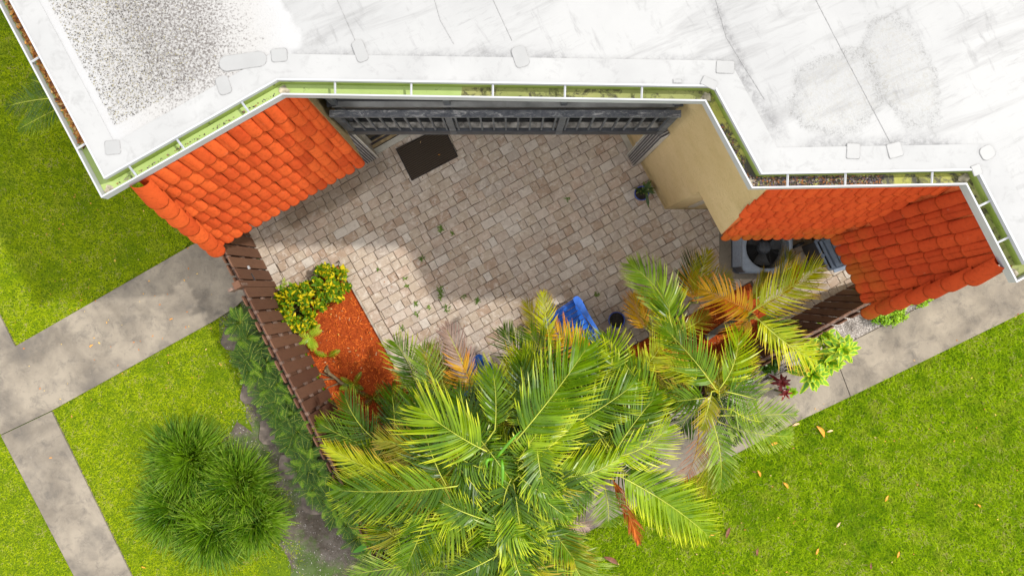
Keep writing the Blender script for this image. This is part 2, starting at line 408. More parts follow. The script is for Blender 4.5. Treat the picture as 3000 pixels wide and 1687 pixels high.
m_grit = debris('roof_grit', [(.36, .35, .34), (.10, .095, .09), (.42, .42, .42), (.30, .27, .17), (.15, .14, .13), (.40, .40, .39)])
m_pebble = debris('pebbles', [(.40, .36, .33), (.22, .20, .18), (.55, .52, .48), (.30, .22, .17), (.48, .44, .42), (.12, .10, .09)])
m_orangeleaf = plain('orange_leaf', (.75, .30, .02), .5, .2, 30, .1)
m_brownleaf = plain('brown_leaf', (.17, .06, .03), .6, .3, 30, .1)
m_paleleaf = plain('pale_leaf', (.62, .42, .22), .6, .2, 30, .1)

LEAF = {
 'g': leafmat('palm_green', (.020, .065, .0015), (.135, .245, .002), (.44, .50, .01), .74),
 'd': leafmat('palm_deep', (.012, .038, .001), (.065, .140, .002), (.25, .36, .02), .9),
 'b': leafmat('palm_bright', (.055, .135, .0015), (.27, .38, .003), (.58, .60, .02), .72),
 'y': leafmat('palm_yellow', (.20, .27, .003), (.52, .52, .008), (.60, .36, .04), .75),
 'o': leafmat('palm_orange', (.46, .25, .006), (.66, .36, .008), (.60, .20, .03), .65),
 'v': leafmat('palm_olive', (.13, .17, .004), (.38, .31, .008), (.40, .24, .04), .7),
 'x': leafmat('palm_dry', (.26, .17, .12), (.42, .32, .26), (.30, .18, .16), .5, rough=.7),
 'r': leafmat('palm_rust', (.42, .10, .015), (.62, .17, .02), (.40, .10, .03), .6, rough=.6),
 'p': leafmat('palm_pale', (.06, .14, .005), (.22, .32, .02), (.40, .45, .12), .7),
}
m_fern = leafmat('fern_green', (.07, .19, .003), (.22, .38, .006))
m_fernd = leafmat('fern_dark', (.020, .065, .002), (.075, .18, .004))
m_ferny = leafmat('fern_lime', (.28, .48, .02), (.46, .62, .04))
m_tuss = leafmat('tussock_blade', (.022, .080, .003), (.14, .26, .006), (.22, .32, .03), .9, rough=.4, trans=.15, spec=.15)
m_crg = leafmat('croton_green', (.05, .15, .004), (.22, .34, .008), rough=.5, spec=.15)
m_crd = leafmat('croton_dark', (.03, .10, .004), (.12, .24, .006), rough=.5, spec=.15)
m_cry = leafmat('croton_yellow', (.46, .40, .006), (.74, .58, .010), rough=.5, spec=.15)
m_drac = leafmat('dracaena_leaf', (.06, .20, .006), (.20, .40, .010), edge=(.44, .54, .015), rough=.4, spec=.25)
m_red = leafmat('cordyline_leaf', (.10, .012, .016), (.26, .03, .025), rough=.3, trans=.2)
m_nest = leafmat('nest_fern', (.045, .18, .012), (.11, .33, .02), rough=.3)
m_potleaf = leafmat('pot_leaf', (.02, .045, .012), (.07, .12, .03), (.26, .26, .08), .75, rough=.4)
m_cover = leafmat('ground_cover_leaf', (.12, .30, .012), (.34, .52, .02))
m_weed = leafmat('weed_leaf', (.07, .14, .02), (.18, .28, .03))

# ------------------------------------------------------------------ plan lines of the building
def V2(v): return Vector((v[0], v[1]))
def isect(l1, l2):
    (n1, c1), (n2, c2) = l1, l2; det = n1.x*n2.y - n1.y*n2.x
    return Vector(((c1*n2.y - c2*n1.y)/det, (n1.x*c2 - n2.x*c1)/det))
ZL, ZE = 4.7, 2.2
LIP = [V2(P(*p, ZL)) for p in ((-213, -380), (297, 580), (828, 278), (2065, 297), (2203, 552), (2830, 541), (2978, 828), (3420, 593))]
def line_of(a, b, off=0.0):                 # offset to the outside (courtyard / lawn side, right of travel a->b)
    d = (b - a).normalized(); n = Vector((d.y, -d.x)); return (n, n.dot(a) + off)
# walking G0..G7 the building lies on the left, the outside on the right
def poly_off(off, far=None):
    ls = [line_of(LIP[i], LIP[i+1], off) for i in range(7)]
    pts = [isect(ls[i], ls[i+1]) for i in range(6)]
    a = LIP[0] + ls[0][0]*off; b = LIP[7] + ls[6][0]*off
    return [a] + pts + [b]
assert line_of(LIP[1], LIP[2])[0].y < 0
FAR = [Vector((7.5, 6.2)), Vector((-7.0, 6.2))]
edge = poly_off(-.125)                      # roof edge
# ------------------------------------------------------------------ ground
def sheet(name, pts, z, mat, parent=None, kind='structure', th=.0):
    g = G(); pts = [V2(p) for p in pts]
    if th: g.prism(pts, z - th, z)
    else:
        A = sum(pts[i].x*pts[(i+1)%len(pts)].y - pts[(i+1)%len(pts)].x*pts[i].y for i in range(len(pts)))
        if A < 0: pts = pts[::-1]
        g.add([(p.x, p.y, z) for p in pts], [list(range(len(pts)))])
    o = g.build(name, mat, parent)
    if kind: o['kind'] = kind
    return o
sheet('ground', [(-90, -90), (90, -90), (90, 90), (-90, 90)], -.03, m_lawn)
def pts(l): return [P(*p) for p in l]
def ragged(poly, amp=.05, step=.12, seed=1):
    r = random.Random(seed); out = []
    for i in range(len(poly)):
        a, b = V2(poly[i]), V2(poly[(i+1) % len(poly)]); n = max(1, int((b-a).length/step)); nn = (b-a).normalized(); nn = Vector((-nn.y, nn.x))
        for k in range(n): out.append(a.lerp(b, k/n) + nn*r.uniform(-amp, amp))
    return out
lawns = {
 'a': pts([(-400, -300), (250, -300), (700, 500), (560, 690), (540, 731), (47, 1012), (0, 921), (-400, 110)]),
 'b': pts([(152, 1202), (655, 920), (705, 960), (705, 1050), (735, 1160), (760, 1290), (850, 1400), (900, 1700), (1000, 1900), (500, 1900), (390, 1687)]),
 'c': pts([(-400, 460), (0, 1262), (221, 1690), (330, 1900), (-400, 1900)]),
 'd': pts([(3400, 700), (3000, 915), (2330, 1237), (1735, 1551), (1380, 1760), (1300, 1900), (3400, 1900)]),
}
for k, p in lawns.items(): sheet('lawn', p, -.012, m_lawn)
sheet('soil_bed', ragged(pts([(560, 690), (700, 500), (760, 560), (810, 860), (1120, 1620), (1500, 1500), (1900, 1900), (930, 1900), (840, 1640), (790, 1500), (735, 1430), (640, 1300), (690, 1240), (735, 1270), (715, 1150), (690, 1060), (640, 1000), (640, 930), (700, 905), (655, 740)]), .05, .12, 3), -.006, m_soil)
sheet('gravel_strip', ragged(pts([(2960, 770), (2799, 860), (2514, 992), (1951, 1240), (1500, 1480), (1300, 1620), (1260, 1540), (1500, 1400), (2350, 930), (2560, 830), (2860, 700)]), .03, .1, 4), -.003, m_gravel)
path = empty('path', P(300, 1100), kind=None) if False else None
def walk(name, slabs, mat, joints):
    root = bpy.data.objects.new(name, None); C.link(root); c = sum((V2(P(*q)) for q in slabs[0]), Vector((0, 0)))/len(slabs[0])
    root.location = (c.x, c.y, 0); WL[root] = Vector((c.x, c.y, 0)); root['kind'] = 'structure'
    for i, s in enumerate(slabs):
        pl = [V2(P(*q)) for q in s]; o = sheet('slab', pl, .022, mat, root, None, th=.09)
    return root
walk('path', [
 [(560, 720), (724, 640), (742, 850), (690, 900), (620, 944), (152, 1202), (5, 1272), (-420, 470), (-400, 125), (0, 921), (47, 1014)],
 [(153, 1204.5), (390, 1689), (500, 1920), (330, 1920), (221, 1689), (5, 1274.5)],
], m_conc, None)
walk('pavement', [
 [(3420, 500), (3420, 690), (3000, 913), (2491, 1160), (2440, 1025), (2514, 990), (2806, 842), (2953, 784)],
 [(2438, 1026), (2489, 1161), (2330, 1236), (2100, 1357), (1735, 1549), (1640, 1602), (1530, 1455), (2010, 1213)],
 [(1528, 1456), (1638, 1603), (1300, 1790), (1240, 1640)],
], m_conc2, None)

# ------------------------------------------------------------------ mulch beds + patio
u1 = (LIP[2]-LIP[1]).normalized(); n1 = Vector((u1.y, -u1.x))       # along / out of the left wing
fu = (V2(P(930, 1290, 1.5)) - V2(P(640, 715, 1.5))).normalized()     # along the left fence, downwards
FL0 = V2(P(640, 715, 1.5)); FR0 = V2(P(2539, 897, 1.5)); fr = (V2(P(1980, 1200, 1.5)) - FR0).normalized()
fln = Vector((-fu.y, fu.x));  fln = fln if fln.x > 0 else -fln       # inner side of left fence
frn = Vector((-fr.y, fr.x));  frn = frn if frn.y > 0 else -frn       # inner side of right fence
lineL = (fln, fln.dot(FL0)); lineR = (frn, frn.dot(FR0)); CORN = isect(lineL, lineR)
b_top = line_of(V2(P(850, 857)), V2(P(995, 772))); b_right = line_of(V2(P(995, 772)), V2(P(1182, 1111)))
b_low = (frn, lineR[1] + .78)
bedA = [isect(lineL, b_top), isect(b_top, b_right), isect(b_right, b_low), isect(lineL, b_low)]
endR = V2(P(2235, 900)); lr = (Vector((-frn.y, frn.x)), Vector((-frn.y, frn.x)).dot(endR))
bedB = [isect(lineL, lineR), isect(lineL, b_low), isect(b_low, lr), isect(lineR, lr)]
sheet('mulch_bed', bedA, .012, m_mulchbase); sheet('mulch_bed', bedB, .010, m_mulchbase)
def inside(p, poly):
    x, y = p[0], p[1]; r = False; n = len(poly)
    for i in range(n):
        a, b = poly[i], poly[i-1]
        if (a[1] > y) != (b[1] > y) and x < (b[0]-a[0])*(y-a[1])/(b[1]-a[1]) + a[0]: r = not r
    return r
def clip(poly, n, c):                       # keep n.x <= c
    out = []
    for i in range(len(poly)):
        a, b = poly[i], poly[(i+1) % len(poly)]; da, db = n.dot(a)-c, n.dot(b)-c
        if da <= 0: out.append(a)
        if (da < 0) != (db < 0) and abs(da-db) > 1e-9: out.append(a + (b-a)*(da/(da-db)))
    return out
def area(p): return abs(sum(p[i].x*p[(i+1)%len(p)].y - p[(i+1)%len(p)].x*p[i].y for i in range(len(p))))/2
patio = bpy.data.objects.new('patio', None); C.link(patio); WL[patio] = Vector((0, 0, 0)); patio['kind'] = 'structure'
court = [V2(p) for p in (isect(lineL, (n1, 2.9*-1)) if False else FL0 - fu*1.0, (-1.2, 3.9), (2.2, 3.9), (4.9, 1.4), (5.0, -.2), CORN)]
sheet('joint_bed', court, -.002, m_joint, patio, 'stuff')
wallleft = (n1, n1.dot(V2(P(1090, 472))))                            # n1.x of the left ground wall line
cells = []
rh = .135; rr = random.Random(11)
wW = Vector((-.885, -.465)).normalized()
for row in range(-42, 50):
    v0 = row*rh - .02; x = -6 + rr.uniform(0, .2)
    while x < 6:
        wd = rr.choice([.105, .135, .135, .165, .20, .20]); cells.append((x, wd, v0)); x += wd
pav = []
EDGE = .17
for (x, wd, v0) in cells:
    g_ = .0022
    ctr = u1*(x+wd/2) - n1*(v0+rh/2)
    q = [u1*(x+g_) - n1*(v0+g_), u1*(x+wd-g_) - n1*(v0+g_), u1*(x+wd-g_) - n1*(v0+rh-g_), u1*(x+g_) - n1*(v0+rh-g_)]
    q = [p + Vector((rr.gauss(0, .0022), rr.gauss(0, .0022))) for p in q]
    if not inside(ctr, [p for p in court]) : continue
    q = clip(q, -fln, -(lineL[1] + EDGE+.006)); 
    if len(q) > 2: q = clip(q, -frn, -(lineR[1]+.03))
    if len(q) < 3: continue
    # cut away the beds and their edge course
    ta = (b_top[0], b_top[1]); tb = (b_right[0], b_right[1])
    inbed = lambda c_: (ta[0].dot(c_) > ta[1]-.0) and (tb[0].dot(c_) < tb[1]+.0)
    sgn_t = 1 if b_top[0].dot(bedA[2]) > b_top[1] else -1; sgn_r = 1 if b_right[0].dot(bedA[3]) > b_right[1] else -1
    dt = sgn_t*(b_top[0].dot(ctr)-b_top[1]); dr = sgn_r*(b_right[0].dot(ctr)-b_right[1])
    if dt > -.09 and dr > -.20:
        if dt > .04 and dr > -.10: continue
        if dt < dr+.0: q = clip(q, b_top[0]*sgn_t, b_top[1]*sgn_t - .012)
        else: q = clip(q, b_right[0]*sgn_r, b_right[1]*sgn_r - .165)
    elif dt > -.05 and dr > -.3:
        q = clip(q, b_right[0]*sgn_r, b_right[1]*sgn_r - .165)
    dl = b_low[1] - frn.dot(ctr)
    if len(q) > 2 and dl > -.09 and frn.dot(ctr) > lineR[1]-1 and Vector((-frn.y, frn.x)).dot(ctr)*1 < 9 and (lr[0].dot(ctr)-lr[1])*(lr[0].dot(CORN)-lr[1]) > 0:
        if dl > .06: continue
        q = clip(q, -frn, -(b_low[1]+.01))
    if len(q) < 3 or area(q) < .0022: continue
    pav.append(q)
# edge courses: beside the left fence and beside the mulch bed
def course(a, d, n, wd, L, seg):
    t = 0
    while t < L:
        s = seg*rr.uniform(.85, 1.15); p = a + d*(t+.003)
        pav.append([p, p + d*(s-.006), p + d*(s-.006) + n*(wd-.006), p + n*(wd-.006)]); t += s
tl0 = fln.dot(V2((0, 0)))
a0 = FL0 - fu*.45; course(a0 + fln*.003, fu, fln, EDGE, (isect(lineL, b_top)-a0).length-.02, .15)
dR = (bedA[2]-bedA[1]).normalized(); nR = Vector((-dR.y, dR.x)); nR = nR if nR.x > 0 else -nR
course(bedA[1] + nR*.012 - dR*.16, dR, nR, .15, (bedA[2]-bedA[1]).length+.1, .2)
def paver_geo(q, V, F, UVr, z=.02):
    c = sum(q, Vector((0, 0)))/len(q); k = len(V); n = len(q); r = rr.random(); tz = rr.uniform(-.0025, .0025)
    A = sum(q[i].x*q[(i+1)%n].y - q[(i+1)%n].x*q[i].y for i in range(n))
    if A < 0: q = q[::-1]
    for p in q: V.append((p.x, p.y, z-.028))
    for p in q: V.append((p.x, p.y, z-.006+tz))
    for p in q:
        d = (c-p); L = max(d.length, 1e-4); p2 = p + d*min(.3, .0065/L); V.append((p2.x, p2.y, z+tz+rr.uniform(-.001, .001)))
    for i in range(n):
        j = (i+1) % n; F.append([k+i, k+j, k+n+j, k+n+i]); F.append([k+n+i, k+n+j, k+2*n+j, k+2*n+i])
    F.append([k+2*n+i for i in range(n)]); UVr += [r]*(3*n)
def visible_paver(q):
    c = sum(q, Vector((0, 0)))/len(q); x, y = 1500 + c.x*200, 843.5 - c.y*200
    if y < 395: return False
    if y > 880 + max(0, (1500-x))*.35 and x > 1150: return False
    if x > 2110 or (x > 1880 and y < 620 and x > 1880+(y-486)*.53): return False
    if x < 1090 and y < 690-(x-700)*.56: return False
    return True
cand = [q for q in pav if visible_paver(q)]
cand.sort(key=lambda q: -area(q) - rr.uniform(0, .004)); top = cand[:300]; ids = set(id(q) for q in top)
for q in top:
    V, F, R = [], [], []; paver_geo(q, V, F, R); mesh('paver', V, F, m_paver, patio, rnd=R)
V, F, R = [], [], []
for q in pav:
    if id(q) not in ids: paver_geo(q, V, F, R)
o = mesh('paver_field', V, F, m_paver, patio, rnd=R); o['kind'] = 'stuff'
# edging strip round the bed
g = G()
for (a, b) in ((bedA[0], bedA[1]), (bedA[1], bedA[2])):
    g.beam((a.x, a.y, .025), (b.x, b.y, .025), .028, .05)
tag(g.build('bed_edging', m_edging), 'thin pale concrete edging strip bordering the orange mulch bed', 'edging')

# ------------------------------------------------------------------ building
house = empty('townhouse_building', (0, 4.0, 0), 'beige stucco townhouse with flat white roof and orange tiled mansards', 'building')
def offl(i, off): return line_of(LIP[i], LIP[i+1], off)
WO = -.205                                   # lower and upper wall behind the gutter lip
lL = offl(1, WO); lM = offl(0, WO); lC = offl(3, WO)
cheekL = (u1, -.79)
lc_low = (wW, wW.dot(Vector((2.235, 1.15))))
A_y = 1.15
wC = offl(5-1+0, 0)                          # placeholder, replaced below
nCl, cC = line_of(LIP[5], LIP[6]); lCw = (nCl, cC + WO)
lDw = line_of(LIP[6], LIP[7], WO)
# left wing
b_ = isect(lL, cheekL); a_ = isect(lL, lM)
wl = [a_, b_, b_ - n1*3.2, a_ - n1*3.6]
g = G(); g.prism(wl, 0, 2.2); g.build('wall', m_stucco, house)
g = G(); g.prism(wl, 2.203, 4.59); g.build('wall', m_stucco, house)
# right wing
r0 = Vector((2.235, 1.15)); wd_ = Vector((-.465, .885))
lAw = (Vector((0, -1)), -A_y)
pA = r0; pB = isect(lAw, lCw); pC = isect(lCw, lDw); pD = pC + (LIP[7]-LIP[6]).normalized()*4
wr = [r0 + wd_*2.4, pA, pB, pC, pD, Vector((7.4, 4.5)), Vector((2.6, 4.5))]
g = G(); g.prism(wr, 0, 4.59); g.build('wall', m_stucco, house)
# wall behind the balcony, ground floor and upper floor
g = G(); g.prism([Vector((-3.2, 3.75)), Vector((3.2, 3.75)), Vector((3.2, 3.95)), Vector((-3.2, 3.95))], 0, 4.62); g.build('wall', m_stucco, house)

# mansard wedges
def wedge(a, b, n_in, run, aend, bend, top_in=.0):
    """a,b: eave-side wall line ends at z 2.2; n_in unused"""
def mansard(name, li, wallline, endA, endB, rlabel):
    nn, cc = line_of(LIP[li], LIP[li+1])
    eave = (nn, cc + (.285 if li != 4 else .255)); topl = (nn, cc - .045)
    z1 = 4.585
    def tri(end):
        return [isect(wallline, end), isect(eave, end), isect(topl, end)]
    A, B = tri(endA[0]), tri(endB[0]); A2, B2 = tri(endA[1]), tri(endB[1])    # [0] line at the eave, [1] line at the top
    V = [(*A[0], ZE), (*A[1], ZE), (*A2[2], z1), (*A2[0], z1), (*B[0], ZE), (*B[1], ZE), (*B2[2], z1), (*B2[0], z1)]
    F = [[0,1,2,3], [7,6,5,4], [0,4,5,1], [1,5,6,2], [2,6,7,3], [3,7,4,0]]
    vv = [Vector(v) for v in V]; c = sum(vv, Vector())/8; f0 = [vv[i] for i in F[3]]
    if (f0[1]-f0[0]).cross(f0[2]-f0[0]).dot((f0[0]+f0[2])/2 - c) < 0: F = [f[::-1] for f in F]
    root = mesh(name, V, F, m_stucco, house, origin=Vector(((A[1].x+B[1].x)/2, (A[1].y+B[1].y)/2, ZE)))
    root['label'] = rlabel
    return root, A[1], B[1], A2[2], B2[2], nn, z1
hipL_top = LIP[1] - (n1 + Vector((-u1.x, -u1.y)))*.045
dC = (LIP[6]-LIP[5]).normalized()
def through(p, d): n = Vector((-d.y, d.x)); return (n, n.dot(p))
tipL = V2(P(600, 722, 2.2)); 
endL_e = through(tipL + u1*.08, n1); endL_t = through(LIP[1] + u1*.31, n1)
mL = mansard('mansard_roof', 1, lL, (endL_e, endL_t), (cheekL, cheekL), 'bright orange tiled mansard with a sunlit left half')
e4 = (offl(4, .255)); eC = (nCl, cC + .285); tC = (nCl, cC-.045); t4 = offl(4, -.045)
val_e = isect(e4, eC); val_t = isect(t4, tC)
dv = Vector((1, 0))
wl_e = through(Vector((2.457, .655)), wd_)
mA = mansard('mansard_roof', 4, lAw, (lc_low, lc_low), (through(val_e, Vector((0, 1))), through(val_t, Vector((0, 1)))), 'rust red tiled mansard above the air conditioner')
tipC = V2(P(2553, 908, 2.2)); 
mC = mansard('mansard_roof', 5, lCw, (through(val_e, nCl), through(val_t, nCl)), (through(tipC, nCl), through(LIP[6]-dC*.18, nCl)), 'dark red tiled mansard ending in a capped hip above the pavement')

# tiles
def tile_mesh(name, mat, w_=.128, L=.42, h=.034, seam=False):
    n = 8; V = []; F = []
    rows = [(0, .90, -.006), (.55, .96, .004), (.93, 1.0, .014), (1.0, .99, .012)]
    for (t, k, lift) in rows:
        for j in range(n+1):
            a = math.pi*j/n; x = -math.cos(a)*w_/2*k*1.04; z = math.sin(a)**.85*h*k + lift
            y = -(t*L) - (math.sin(a)*.036 if t == 1.0 else (math.sin(a)*.034 if t > .9 else 0))
            V.append((x, y, z))
    m = len(rows)
    for i in range(m-1):
        for j in range(n): k = i*(n+1)+j; F.append([k, k+n+1, k+n+2, k+1])
    k0 = len(V)
    for j in range(n+1): x, y, z = V[(m-1)*(n+1)+j]; V.append((x*.86, y+.006, max(z-.018, -.008)))
    for j in range(n): a = (m-1)*(n+1)+j; F.append([a, k0+j, k0+j+1, a+1])
    if seam:
        k = len(V); V += [(-.003, -.03, h*.9+.004), (.004, -.03, h*.9+.004), (.004, -L*.97, h+.0165), (-.003, -L*.97, h+.0165), (0, -.03, h*.9+.009), (0.001, -L*.97, h+.021)]
        F += [[k, k+4, k+5, k+3], [k+4, k+1, k+2, k+5]]
    me = bpy.data.meshes.new(name); me.from_pydata(V, [], F); me.materials.append(mat)
    me.polygons.foreach_set('use_smooth', [True]*len(me.polygons)); me.update(); return me
def tiles(ms, mat, pitch, rows, shift=0., phase=0., mort=m_mortar, h=.034, lift=.055):
    root, a, b, a2, b2, nn, z1 = ms
    A, B = Vector((*a, ZE)), Vector((*b, ZE)); A2, B2 = Vector((*a2, z1)), Vector((*b2, z1))
    ux = (B-A).normalized(); up = (Vector((*nn, 0))*-.33 + Vector((0, 0, z1-ZE))).normalized(); nz = ux.cross(up)
    if nz.dot(Vector((*nn, 0))) < 0: nz = -nz
    uxx = up.cross(nz)                        # so that (uxx, up, nz) is right handed
    S = (A2-A).dot(up); exp = S/rows; me = [tile_mesh('roof_tile', mat, pitch*.99, exp*1.14, h), tile_mesh('roof_tile', mat, pitch*.99, exp*1.14, h, seam=True)]
    R = random.Random(3); O = A + nz*.006
    ta = (A2-A).dot(uxx); tb = (B2-A).dot(uxx); w0 = (B-A).dot(uxx)
    lo, hi = min(0, ta, w0, tb), max(0, ta, w0, tb); n = 0
    k = math.floor(lo/pitch)
    while k*pitch < hi + pitch:
        for r in range(rows):
            u = (k+.5)*pitch + phase; v = min((r+1.11)*exp, S)
            vm = min(max((r+.45)*exp/S, 0), 1); la, lb = sorted((ta*vm, w0 + (tb-w0)*vm))
            if u < la + pitch*shift or u > lb - pitch*shift: continue
            M = Matrix((uxx, up, nz)).transposed().to_4x4()
            M.translation = O + uxx*(u + R.gauss(0, .0022)) + up*(v + R.gauss(0, .006)) + nz*(.0045*0 + R.gauss(0, .0015))
            M = M @ Matrix.Rotation(R.gauss(0, .012), 4, 'Z') @ Matrix.Rotation(-lift, 4, 'X')
            o = bpy.data.objects.new('roof_tile', me[1 if (k + (r == 2)) % 3 == 0 else 0]); C.link(o)
            o.parent = root; o.matrix_local = Matrix.Translation(-WL[root]) @ M; n += 1
        k += 1
    # flat sheathing that the tiles lie on
    g = G(); off = nz*.002
    g.add([A+off, B+off, B2+off, A2+off], [[0, 1, 2, 3]]); g.build('sheathing', mort, root)
    return n, uxx, up, nz
nt1 = tiles(mL, m_tile, .1285, 8, .15, .02)
nt2 = tiles(mA, m_tiler, .122, 8, .10, .0)
nt3 = tiles(mC, m_tiler2, .128, 8, .25, .03, h=.024, lift=.085)
def caps(root, p0, p1, n, mat, outn, r=.085, L=.46):
    """big half-barrel cap tiles down a hip, p0 low end, p1 high end"""
    p0, p1 = Vector(p0), Vector(p1); up = (p1-p0).normalized(); nz = (Vector(outn) - up*Vector(outn).dot(up)).normalized(); ux = up.cross(nz)
    me = tile_mesh('cap_tile', mat, r*2, L, r*.78)
    for i in range(n):
        M = Matrix((ux, up, nz)).transposed().to_4x4(); M.translation = p0 + (p1-p0)*((i+1.0)/n) + nz*.0
        M = M @ Matrix.Rotation(-.10, 4, 'X') @ Matrix.Rotation(random.gauss(0, .02), 4, 'Z')
        o = bpy.data.objects.new('cap_tile', me); C.link(o); o.parent = root; o.matrix_local = Matrix.Translation(-WL[root]) @ M
mdir = -u1
caps(mL[0], (*(V2(mL[1]) + n1*.0 + u1*.03), ZE+.0), (*(V2(mL[3]) + n1*.05 + u1*.03), 4.62), 7, m_tile, (*(n1*1.0 + mdir*.35), 0), .104, .45)
caps(mC[0], (*(V2(mC[2]) - dC*.02), ZE), (*(V2(mC[4]) + nCl*.02 - dC*.02), 4.62), 7, m_tiler2, (*(nCl*.9 + dC*.75), 0), .092, .45)

# roof slab, flashing band, patches
rf = edge + FAR
g = G(); g.prism(rf, 4.60, 4.742)
roof = g.build('flat_roof', m_roof, house)
inner = poly_off(-.125-.225)
for i in range(7):
    g = G(); a, b, c, d = edge[i], edge[i+1], inner[i+1], inner[i]
    z = 4.748
    V = [(*a, z-.003), (*b, z-.003), (*c, z+.002), (*d, z+.002), (*a, z-.05), (*b, z-.05), (*c, z-.012), (*d, z-.012)]
    g.add(V, [[0,1,2,3], [4,5,1,0], [6,7,3,2]]); g.build('flashing', m_flash, roof)
fas = poly_off(-.118); f2 = poly_off(-.134)
for i in range(7):                           # slim metal drip edge
    g = G(); V = [(*fas[i], 4.60), (*fas[i+1], 4.60), (*f2[i+1], 4.60), (*f2[i], 4.60), (*fas[i], 4.752), (*fas[i+1], 4.752), (*f2[i+1], 4.752), (*f2[i], 4.752)]
    g.add(V, [[0,1,5,4], [1,2,6,5], [2,3,7,6], [3,0,4,7], [4,5,6,7], [3,2,1,0]]); g.build('drip_edge', m_white, roof)
def rounded(cx, cy, w_, h_, rot, rad=.25, n=5):
    out = []; r = min(w_, h_)*rad
    for (sx, sy, a0) in ((1, 1, 0), (-1, 1, 90), (-1, -1, 180), (1, -1, 270)):
        for k in range(n):
            a = math.radians(a0 + 90*k/(n-1)); x = sx*(w_/2-r) + r*math.cos(a); y = sy*(h_/2-r) + r*math.sin(a)
            out.append(Vector((cx + x*math.cos(rot)-y*math.sin(rot), cy + x*math.sin(rot)+y*math.cos(rot))))
    return out
for (px, py, w_, h_, rot, rad) in ((2125,197,52,36,-2,.12), (1525,166,42,62,18,.3), (818,162,46,38,4,.2), (655,250,38,54,18,.3), (712,180,140,44,8,.5), (330,432,44,40,5,.15),
      (2500,443,38,44,-2,.12), (2622,440,42,42,15,.12), (2893,447,42,40,30,.35), (1055,150,34,64,20,.3), (2078,243,46,26,-25,.1), (1985,238,24,10,0,.1), (2862,498,26,30,20,.1)):
    q = V2(P(px, py, 4.752)); k = 200*H/(H-4.752)
    g = G(); g.prism(rounded(q.x, q.y, w_/k+.005, h_/k+.005, math.radians(rot), rad), 4.744, 4.7530); r_ = g.build('sealant_bead', m_rim, roof)
    g = G(); g.prism(rounded(q.x, q.y, w_/k-.004, h_/k-.004, math.radians(rot), rad), 4.7500, 4.7545); g.build('roof_patch', m_patch, roof)
for (pp) in (((2385, -10), (2500, 212), (2612, 425)), ((2094, -10), (2128, 110), (2180, 195), (2240, 292)), ((984, -10), (1042, 122)), ((1440, -10), (1500, 120)), ((1270, -10), (1290, 60), (1330, 130))):
    g = G(); g.tube([tuple(P(*p, 4.743)) for p in pp], .003, 4); g.build('membrane_seam', m_rim, roof)

